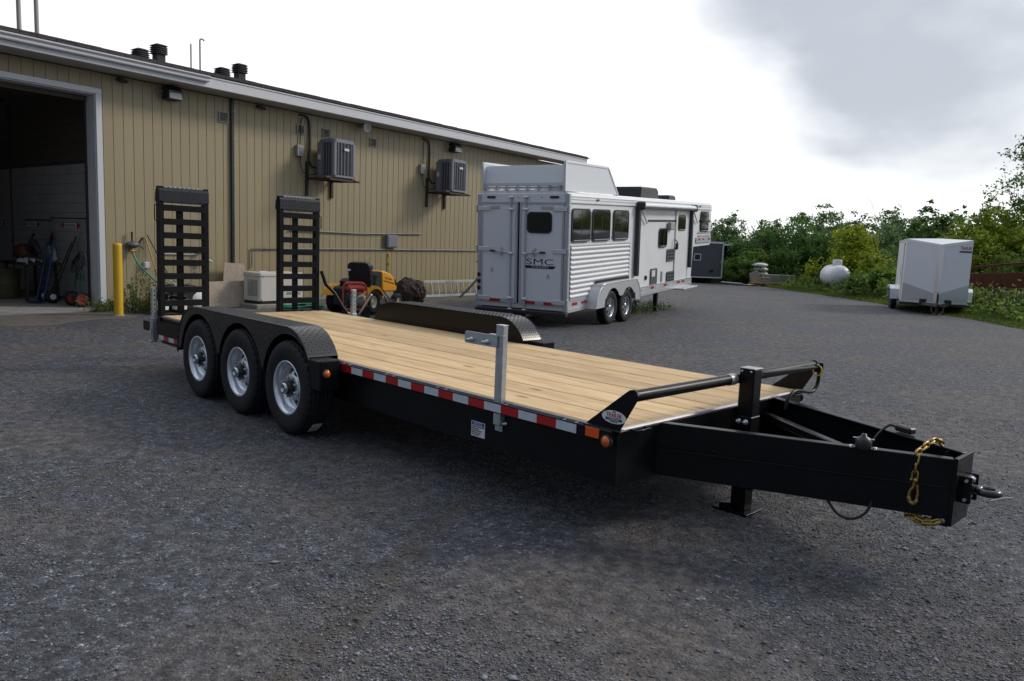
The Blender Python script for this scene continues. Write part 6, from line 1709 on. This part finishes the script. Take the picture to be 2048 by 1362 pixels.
# rusty tilted trailer ramp beyond the cargo trailer
t = thing('rusty_trailer', 'rusty brown flat trailer with a railed side beyond the white cargo trailer', 'trailer', (-2.75, 30.2, 0), (0, R(-3.5), R(40)))
q = MB(); q.box((0, 0, 1.06), (3.6, .06, .60), .005); q.box((0, 1.0, .70), (3.6, 2.0, .08)); q.build('side_panel', 'rust', t)
q = MB(); q.beam((-1.8, 0, 1.58), (1.8, 0, 1.80), .07, .09); 
for x in (-1.7, -.6, .5, 1.7): q.box((x, 0, 1.48), (.06, .05, .42))
q.build('rail', 'rust', t)
for x in (-.4, .4):
    q = MB(); tyre(q, (x, -.1, .33), Vector((0, -1, 0)), .33, .2, .18, 20, False); q.build('wheel', 'rubber', t)

# ================================================================= TREES AND SHRUBS
def leaf_quads(rng, C, N_, size, flat=0.35, aspect=1.7):
    """one diamond leaf (two triangles) per point C with normal biased along N_"""
    n = len(C)
    nr = rng.normal(size=(n, 3)) * 0.9 + N_ * 0.7 + np.array([0, 0, flat])
    nr /= np.linalg.norm(nr, axis=1)[:, None]
    a = np.cross(nr, rng.normal(size=(n, 3))); a /= np.linalg.norm(a, axis=1)[:, None]
    b = np.cross(nr, a)
    s = size * rng.uniform(.6, 1.35, n)[:, None]
    V = np.empty((n, 4, 3)); V[:, 0] = C + a * s * aspect / 2; V[:, 1] = C + b * s / 2 + nr * s * .12; V[:, 2] = C - a * s * aspect / 2; V[:, 3] = C - b * s / 2 + nr * s * .12
    F = np.arange(n * 4).reshape(n, 4)
    return V.reshape(-1, 3), F
def limb(mb, p, d, l, r, depth, rng, tips, up=.25, n=4):
    pts, rad = [Vector(p)], [r]
    for i in range(n):
        d = (d + Vector(rng.normal(size=3)) * .16 + Vector((0, 0, up * .25))).normalized()
        pts.append(pts[-1] + d * l / n); rad.append(r * (1 - .55 * (i + 1) / n))
    mb.tube(pts, rad, 6 if r > .04 else 5)
    for k in range(2, n + 1): tips.append((pts[k], depth))
    if depth > 0:
        for k in range(3 if depth > 1 else 3):
            q = pts[rng.integers(2, n + 1)]
            a = Vector(rng.normal(size=3)); a = (a - d * a.dot(d)).normalized()
            limb(mb, q, (d * .75 + a * .75).normalized(), l * .62, r * .5, depth - 1, rng, tips, up, n)
def shrub(name, label, cat, x, y, h, w, mat, seed, leaves=7000, size=.11, stems=7, group=None, clump=None, base=.08, spiky=.5, ratio=1.0, z=.1, sub=26):
    """many stemmed shrub: limbs plus leaves in clumps along the outer two thirds of an uneven crown"""
    rng = np.random.default_rng(seed)
    leaves, size = int(leaves * 1.3), size * .82
    t = thing(name, label, cat, (x, y, z), (0, 0, 0), group)
    mb = MB(); tips = []
    for k in range(stems):
        a = rng.uniform(0, 6.283); r0 = rng.uniform(.05, .3) * w
        d = Vector((math.cos(a) * .55, math.sin(a) * .55, 1)).normalized()
        mb = MB(); limb(mb, (math.cos(a) * r0 * .5, math.sin(a) * r0 * .5, 0), d, h * .62, .045 * h / 4 + .015, 1, rng, tips, .3)
        mb.build('trunk', 'trunk', t)
    # lumps: uneven domes that together make the outline
    nl = clump or int(9 + w * 2.2)
    cen, rad = [], []
    for k in range(nl):
        a = rng.uniform(0, 6.283); q = math.sqrt(rng.uniform(0, 1))
        px, py = math.cos(a) * q * w * .5, math.sin(a) * q * w * .5 * ratio
        top = h * (1 - .45 * q * q) * rng.uniform(.72, 1.0)
        rr = rng.uniform(.16, .28) * min(w, h)
        for zc in np.arange(max(base * h + rr * .5, .2), max(top - rr * .6, base * h + rr * .6), rr * 1.05):
            cen.append((px + rng.normal() * .12 * rr, py + rng.normal() * .12 * rr, zc)); rad.append(rr * rng.uniform(.8, 1.1))
        cen.append((px, py, top - rr * .55)); rad.append(rr * .8)
        if rng.uniform() < spiky:      # leader shoots breaking the outline
            for s in range(3): cen.append((px + rng.normal() * .05 * w, py, top + s * rr * .28)); rad.append(rr * (.34 - .08 * s))
    cen, rad = np.array(cen), np.array(rad)
    # each lump is itself a set of small sprays, so crowns show gaps and clumps
    wts = rad ** 2; idx = rng.choice(len(cen), size=max(8, leaves // sub), p=wts / wts.sum())
    dirs = rng.normal(size=(len(idx), 3)); dirs /= np.linalg.norm(dirs, axis=1)[:, None]
    dirs[:, 2] = np.where(rng.uniform(size=len(idx)) < .6, np.abs(dirs[:, 2]), dirs[:, 2])
    sp = cen[idx] + dirs * (rad[idx] * rng.uniform(.55, 1.1, len(idx)))[:, None]
    k = np.repeat(np.arange(len(idx)), sub)
    off = rng.normal(size=(len(k), 3)) * (np.minimum(rad[idx][k], .55) * .30)[:, None]
    off[:, 2] *= .7
    P = sp[k] + off
    P = P[P[:, 2] > .04]
    V, F = leaf_quads(rng, P, dirs[k][:len(P)] if len(P) == len(k) else np.tile([0, 0, .5], (len(P), 1)), size)
    o = fast_mesh('foliage', V, F, mat); o.parent = t; o['kind'] = 'thing'
    return t
GT_ = 'shrubs along the grass verge'
GF = 'trees beyond the verge'
# behind the dark trailers and the scrap heap
shrub('shrub', 'big dark green shrub behind the scrap heap, its top ragged', 'shrub', -16.9, 39.2, 4.1, 5.6, 'leaf_dark', 1, 15000, .12, 9, GT_, spiky=.7)
shrub('shrub', 'dark green shrub joining the big one on the side of the propane tank', 'shrub', -13.6, 39.6, 3.3, 3.6, 'leaf_dark', 2, 8000, .12, 6, GT_)
shrub('shrub', 'pale green sapling shrub beside the black trailers', 'shrub', -17.0, 35.6, 2.1, 2.6, 'leaf_mid', 3, 5200, .10, 5, GT_, spiky=.8)
shrub('shrub', 'yellow green shrub standing behind the propane tank', 'shrub', -11.0, 35.2, 3.15, 3.3, 'leaf_yellow', 4, 8500, .11, 6, GT_, spiky=.9)
shrub('shrub', 'small yellow green shrub in front of the right end of the propane tank', 'shrub', -8.7, 32.6, 1.7, 2.3, 'leaf_lime', 5, 4200, .10, 4, GT_)
shrub('shrub', 'low tangle of pale vines left of the white cargo trailer', 'shrub', -7.3, 29.6, 1.15, 3.4, 'leaf_mid', 6, 6500, .10, 3, GT_, clump=16, base=.02, spiky=.2)
shrub('shrub', 'large yellow green shrub rising behind the white cargo trailer', 'shrub', -4.9, 35.6, 4.1, 4.6, 'leaf_lime', 7, 13000, .11, 8, GT_, spiky=.8)
shrub('shrub', 'large yellow green shrub right of the rusty trailer', 'shrub', -1.7, 35.0, 4.0, 5.2, 'leaf_yellow', 8, 14000, .11, 8, GT_, spiky=.7)
shrub('shrub', 'green shrub behind the rusty trailer under the tall tree', 'shrub', -2.9, 33.2, 2.3, 3.4, 'leaf_mid', 18, 6500, .10, 5, GT_)
shrub('shrub', 'yellow green shrub at the right end of the hedge line', 'shrub', 1.8, 33.5, 4.2, 5.0, 'leaf_lime', 19, 11000, .11, 7, GT_)
# trees farther off
shrub('tree', 'distant dark tree seen just past the nose of the horse trailer', 'tree', -27.5, 51, 4.6, 4.6, 'leaf_far', 9, 6000, .15, 5, GF, base=.1)
shrub('tree', 'distant thin crowned tree between the horse trailer and the big dark shrub', 'tree', -23.4, 50.5, 4.2, 3.2, 'leaf_far', 10, 3000, .15, 4, GF)
shrub('tree', 'far green tree behind the big dark shrub', 'tree', -22.3, 58, 6.0, 6.5, 'leaf_far', 11, 8000, .16, 5, GF)
shrub('tree', 'far blue green tree above the yellow shrub', 'tree', -18.7, 60, 6.2, 6.0, 'leaf_far', 12, 8000, .16, 5, GF)
shrub('tree', 'far round tree left of the bare sapling', 'tree', -16.6, 56.5, 5.2, 4.6, 'leaf_far', 13, 6000, .16, 5, GF)
shrub('tree', 'dark tree with a pointed top left of the white cargo trailer roof', 'tree', -11.8, 50.2, 5.3, 4.4, 'leaf_dark', 14, 9000, .15, 6, GF, spiky=1)
shrub('tree', 'low dark tree between the bare sapling and the pointed dark tree', 'tree', -13.4, 46.5, 3.6, 4.2, 'leaf_far', 15, 7000, .14, 5, GF)
shrub('tree', 'dark tree behind the large yellow green shrub', 'tree', -7.2, 47, 4.9, 5.0, 'leaf_dark', 16, 8000, .14, 6, GF)
shrub('tree', 'dark tree filling the gap right of the tall tree', 'tree', -1.0, 46, 5.0, 7.0, 'leaf_dark', 17, 9000, .15, 6, GF)
shrub('tree', 'far low tree line end past the black trailers', 'tree', -32.5, 56, 4.8, 7.0, 'leaf_far', 20, 7000, .16, 5, GF)
# mass of undergrowth closing the gaps low down between the crowns
rng = np.random.default_rng(40)
n = 52000
tt = rng.uniform(0, 1, n)
ax_, ay_ = -30 + tt * 40, 44.5 - tt * 7.5 + rng.normal(size=n) * 1.6
hz = np.abs(rng.normal(size=n)) * (.75 + .35 * np.sin(ax_ * 1.1) + .2 * np.sin(ax_ * 2.7 + 1)) + .1
V, F = leaf_quads(rng, np.stack([ax_, ay_, hz], 1), np.tile([0, 0, .6], (n, 1)), .14)
o = fast_mesh('undergrowth', V, F, 'leaf_dark'); o['kind'] = 'stuff'

# tall open crowned tree at the right edge
def tall_tree():
    rng = np.random.default_rng(77)
    t = thing('tree', 'tall open crowned tree rising above the hedge at the right edge', 'tree', (-4.05, 38.5, .1), (0, 0, 0), GF)
    mb = MB(); tips = []
    trunk = [Vector((0, 0, 0)), Vector((.02, 0, 1.2)), Vector((-.03, .02, 2.4)), Vector((-.10, .0, 3.6)), Vector((-.06, .03, 4.8)), Vector((.05, 0, 6.0)), Vector((.08, 0, 7.0))]
    mb.tube(trunk, [.15, .13, .12, .10, .075, .045, .015], 9)
    for k in range(20):
        s = rng.uniform(.34, .98) * 6; i = min(int(s), 5); p = trunk[i].lerp(trunk[i + 1], s - i)
        a = rng.uniform(0, 6.283); el = rng.uniform(.15, .9)
        d = Vector((math.cos(a), math.sin(a), el)).normalized()
        limb(mb, p, d, (2.25 - .22 * s) * rng.uniform(.75, 1.1), .05 - .005 * s, 2, rng, tips, .35, 4)
    mb.build('trunk', 'trunk', t)
    C = []
    for p, dep in tips:
        if dep > 1: continue
        for _ in range(5 if dep == 0 else 2): C.append(np.array(p) + rng.normal(size=3) * np.array([.13, .13, .09]))
    C = np.array(C)
    V, F = leaf_quads(rng, C, np.zeros((len(C), 3)), .085)
    o = fast_mesh('foliage', V, F, 'leaf_dark'); o.parent = t
tall_tree()
# bare sapling
rng = np.random.default_rng(5)
t = thing('bare_sapling', 'bare grey leafless sapling standing above the far trees', 'sapling', (-14.6, 48.6, 0), (0, 0, 0))
mb = MB(); tips = []
for a in (0, 2.1, 4.0): 
    mb = MB(); limb(mb, (0, 0, 0), Vector((math.cos(a) * .07, math.sin(a) * .07, 1)), 4.3, .026, 1, rng, tips, 1.2, 6); mb.build('stem', 'vent_grey', t)

# ================================================================= GRASS, WEEDS, LOOSE STONE
def blades(name, P, H, mat, seed, wid=.022, lean=.45):
    rng = np.random.default_rng(seed); n = len(P)
    a = rng.uniform(0, 6.283, n); b = rng.uniform(0, 6.283, n)
    side = np.stack([np.cos(a), np.sin(a), np.zeros(n)], 1) * wid * rng.uniform(.6, 1.4, n)[:, None]
    tip = np.stack([np.cos(b) * lean * H * rng.uniform(.2, 1, n), np.sin(b) * lean * H * rng.uniform(.2, 1, n), H], 1)
    V = np.empty((n, 3, 3)); V[:, 0] = P - side; V[:, 1] = P + side; V[:, 2] = P + tip
    o = fast_mesh(name, V.reshape(-1, 3), np.arange(n * 3).reshape(n, 3), mat); o['kind'] = 'stuff'
    return o
rng = np.random.default_rng(61)
ee = np.array(edge)
def along(n, d0, d1, t0=3.0, t1=11.5, pw=1.0):
    """random points between distances d0 and d1 behind the verge edge"""
    t = rng.uniform(t0, t1, n); i = np.minimum(t.astype(int), len(ee) - 2); k = (t - i)[:, None]
    p = ee[i] * (1 - k) + ee[i + 1] * k
    d = d0 + (d1 - d0) * rng.uniform(0, 1, n) ** pw
    q = p + d[:, None] * np.array([.62, .78])
    return np.concatenate([q, np.minimum(.004 + d * .055, .15)[:, None]], 1), d
P, d = along(60000, -.25, 5.0, pw=1.15)
H = (.07 + .10 * np.clip(d, 0, 3) ** .8) * rng.uniform(.5, 1.5, len(P)) * (.8 + .5 * np.sin(P[:, 0] * 1.9) * np.sin(P[:, 1] * 1.3))
blades('verge_grass', P, np.clip(H, .05, .75), 'grass', 62)
P, d = along(16000, 1.2, 6.5)
keep = (np.sin(P[:, 0] * 1.1 + 2) + np.sin(P[:, 1] * .8) + rng.normal(size=len(P)) * .5) > 0
P = P[keep]
blades('dry_weeds', P, rng.uniform(.3, .75, len(P)), 'weed', 63, .03, .35)
# leafy ground cover over the bank
n = 42000
P, d = along(n, .6, 9.0)
hh = np.abs(rng.normal(size=n)) * (.16 + .14 * np.sin(P[:, 0] * 1.4) ** 2) * np.clip(d, .4, 1.1)
P[:, 2] += hh
V, F = leaf_quads(rng, P, np.tile([0, 0, .6], (n, 1)), .085)
o = fast_mesh('ground_cover', V, F, 'leaf_mid'); o['kind'] = 'stuff'
# flat white flower heads among the weeds
P, d = along(420, .9, 5.0)
P[:, 2] += rng.uniform(.30, .75, len(P))
V, F = leaf_quads(rng, P, np.tile([0, 0, 3.0], (len(P), 1)), .05, 2.0, 1.0)
o = fast_mesh('wild_flowers', V, F, 'flower'); o['kind'] = 'stuff'

# weeds by the door frame, behind the bollard and under the horse trailer
def weed_clump(label, s, out, h, w, n, seed, mat='leaf_mid', world=None, cat='weed', stalks=10):
    rng = np.random.default_rng(seed)
    p = world if world is not None else wp(s, out, 0)
    t = thing('weed_clump', label, cat, p, (0, 0, 0), 'weed clumps growing in the yard')
    mb = MB(); C = []
    for k in range(stalks):
        a = rng.uniform(0, 6.283); l = h * rng.uniform(.55, 1.05); b = Vector((rng.normal() * w * .22, rng.normal() * w * .22, 0))
        pts = [b, b + Vector((math.cos(a) * .1 * l, math.sin(a) * .1 * l, l * .5)), b + Vector((math.cos(a) * .28 * l, math.sin(a) * .28 * l, l))]
        mb.tube(pts, [.006, .005, .003], 4)
        for _ in range(n // stalks):
            q = rng.uniform(.05, 1) ** 1.2
            C.append(np.array(b) * 1.0 + np.array([math.cos(a), math.sin(a), 0]) * .28 * l * q * q + np.array([0, 0, l * q]) + rng.normal(size=3) * .055 * (1.3 - q) * w / .5)
    mb.build('stems', 'weed', t)['kind'] = 'stuff'
    C = np.array(C); C[:, 2] = np.abs(C[:, 2])
    V, F = leaf_quads(rng, C, np.zeros((len(C), 3)), .021, .4, 2.6)
    o = fast_mesh('leaves', V, F, mat); o.parent = t
weed_clump('leafy weed spilling over the gravel at the door frame foot', -.22, .62, .26, .75, 700, 70, 'grass', stalks=16)
weed_clump('broad weed between the door frame and the yellow bollard', -.52, .90, .24, .6, 500, 71, 'grass', stalks=12)
weed_clump('tall thin weed right beside the yellow bollard', .02, 1.15, .85, .35, 500, 72, 'leaf_dark', stalks=7)
weed_clump('bushy tall weed under the green hose', .50, 1.0, .82, .6, 1000, 73, 'grass', stalks=16)
weed_clump('low weed left of the black pail', .20, 1.25, .38, .6, 600, 74, 'grass', stalks=12)
weed_clump('green weed tuft under the horse trailer ahead of its wheels', 0, 0, .36, 1.0, 1300, 75, 'leaf_mid', Vector((-7.15, 11.9, 0)), 'weed', 20)
weed_clump('small weed tuft beside the jack leg of the horse trailer', 0, 0, .16, .9, 700, 76, 'leaf_mid', Vector((-7.7, 13.9, 0)), 'weed', 14)
# loose stones over the part of the yard near the camera
rng = np.random.default_rng(90)
n = 200000
ang = np.radians(rng.uniform(135.9 - 36, 135.9 + 36, n)); dist = 1.9 + 14 * rng.beta(1.1, 3.2, n)
px, py = 5.1346 + np.cos(ang) * dist, -4.2348 + np.sin(ang) * dist
den = np.sin(px * 2.1 + 1.3 * np.sin(py * 1.7)) + np.sin(py * 2.9 + px * .8) + rng.normal(size=n) * .9
for bx, by, br_ in ((1.25, -1.75, .5), (3.1, -2.15, .85), (3.75, -1.75, .6), (2.55, -3.05, .5), (4.4, -.6, .7), (-1.5, -2.9, .7)):
    den -= 1.3 * np.clip(1.15 - np.hypot(px - bx, py - by) / br_, 0, 1)
k = den > -.35
px, py = px[k], py[k]; n = len(px)
sz = np.clip(.0032 * np.exp(rng.normal(size=n) * .42), .002, .017)
oc = np.array([(1, 0, 0), (0, 1, 0), (-1, 0, 0), (0, -1, 0), (0, 0, 1), (0, 0, -1)], float)
of = np.array([(0, 1, 4), (1, 2, 4), (2, 3, 4), (3, 0, 4), (1, 0, 5), (2, 1, 5), (3, 2, 5), (0, 3, 5)])
V = oc[None] * (1 + rng.uniform(-.35, .35, (n, 6, 1))) * (sz[:, None] * rng.uniform(.6, 1.4, (n, 3)) * np.array([1.2, 1.2, .55]))[:, None, :]
a = rng.uniform(0, 6.283, n); ca, sa = np.cos(a)[:, None], np.sin(a)[:, None]
X = V[..., 0] * ca - V[..., 1] * sa; Y = V[..., 0] * sa + V[..., 1] * ca
V = np.stack([X + px[:, None], Y + py[:, None], V[..., 2] + (sz * .35)[:, None]], -1)
o = fast_mesh('loose_gravel', V.reshape(-1, 3), (np.arange(n)[:, None, None] * 6 + of[None]).reshape(-1, 3), 'pebble'); o['kind'] = 'stuff'
# odd bits lying on the yard
t = MB(); t.tube([(3.82, 1.60, .006), (3.86, 1.71, .012), (3.90, 1.81, .006)], .003, 5)
tag(t.build('twig', 'vent_grey'), 'pale stick lying on the gravel beyond the tow eye', 'stick')

# ================================================================= lettering becomes plain meshes
bpy.context.view_layer.update()
dg = bpy.context.evaluated_depsgraph_get()
fonts = [o for o in bpy.data.objects if o.type == 'FONT']
made = []
for o in fonts:
    me = bpy.data.meshes.new_from_object(o.evaluated_get(dg)); made.append((o, me))
for o, me in made:
    nm = o.name; par, loc, rot, sca = o.parent, o.location.copy(), o.rotation_euler.copy(), o.scale.copy()
    o.name = 'spent'; bpy.data.objects.remove(o)
    n_ = bpy.data.objects.new(nm, me); COL.objects.link(n_); n_.parent = par; n_.location = loc; n_.rotation_euler = rot; n_.scale = sca
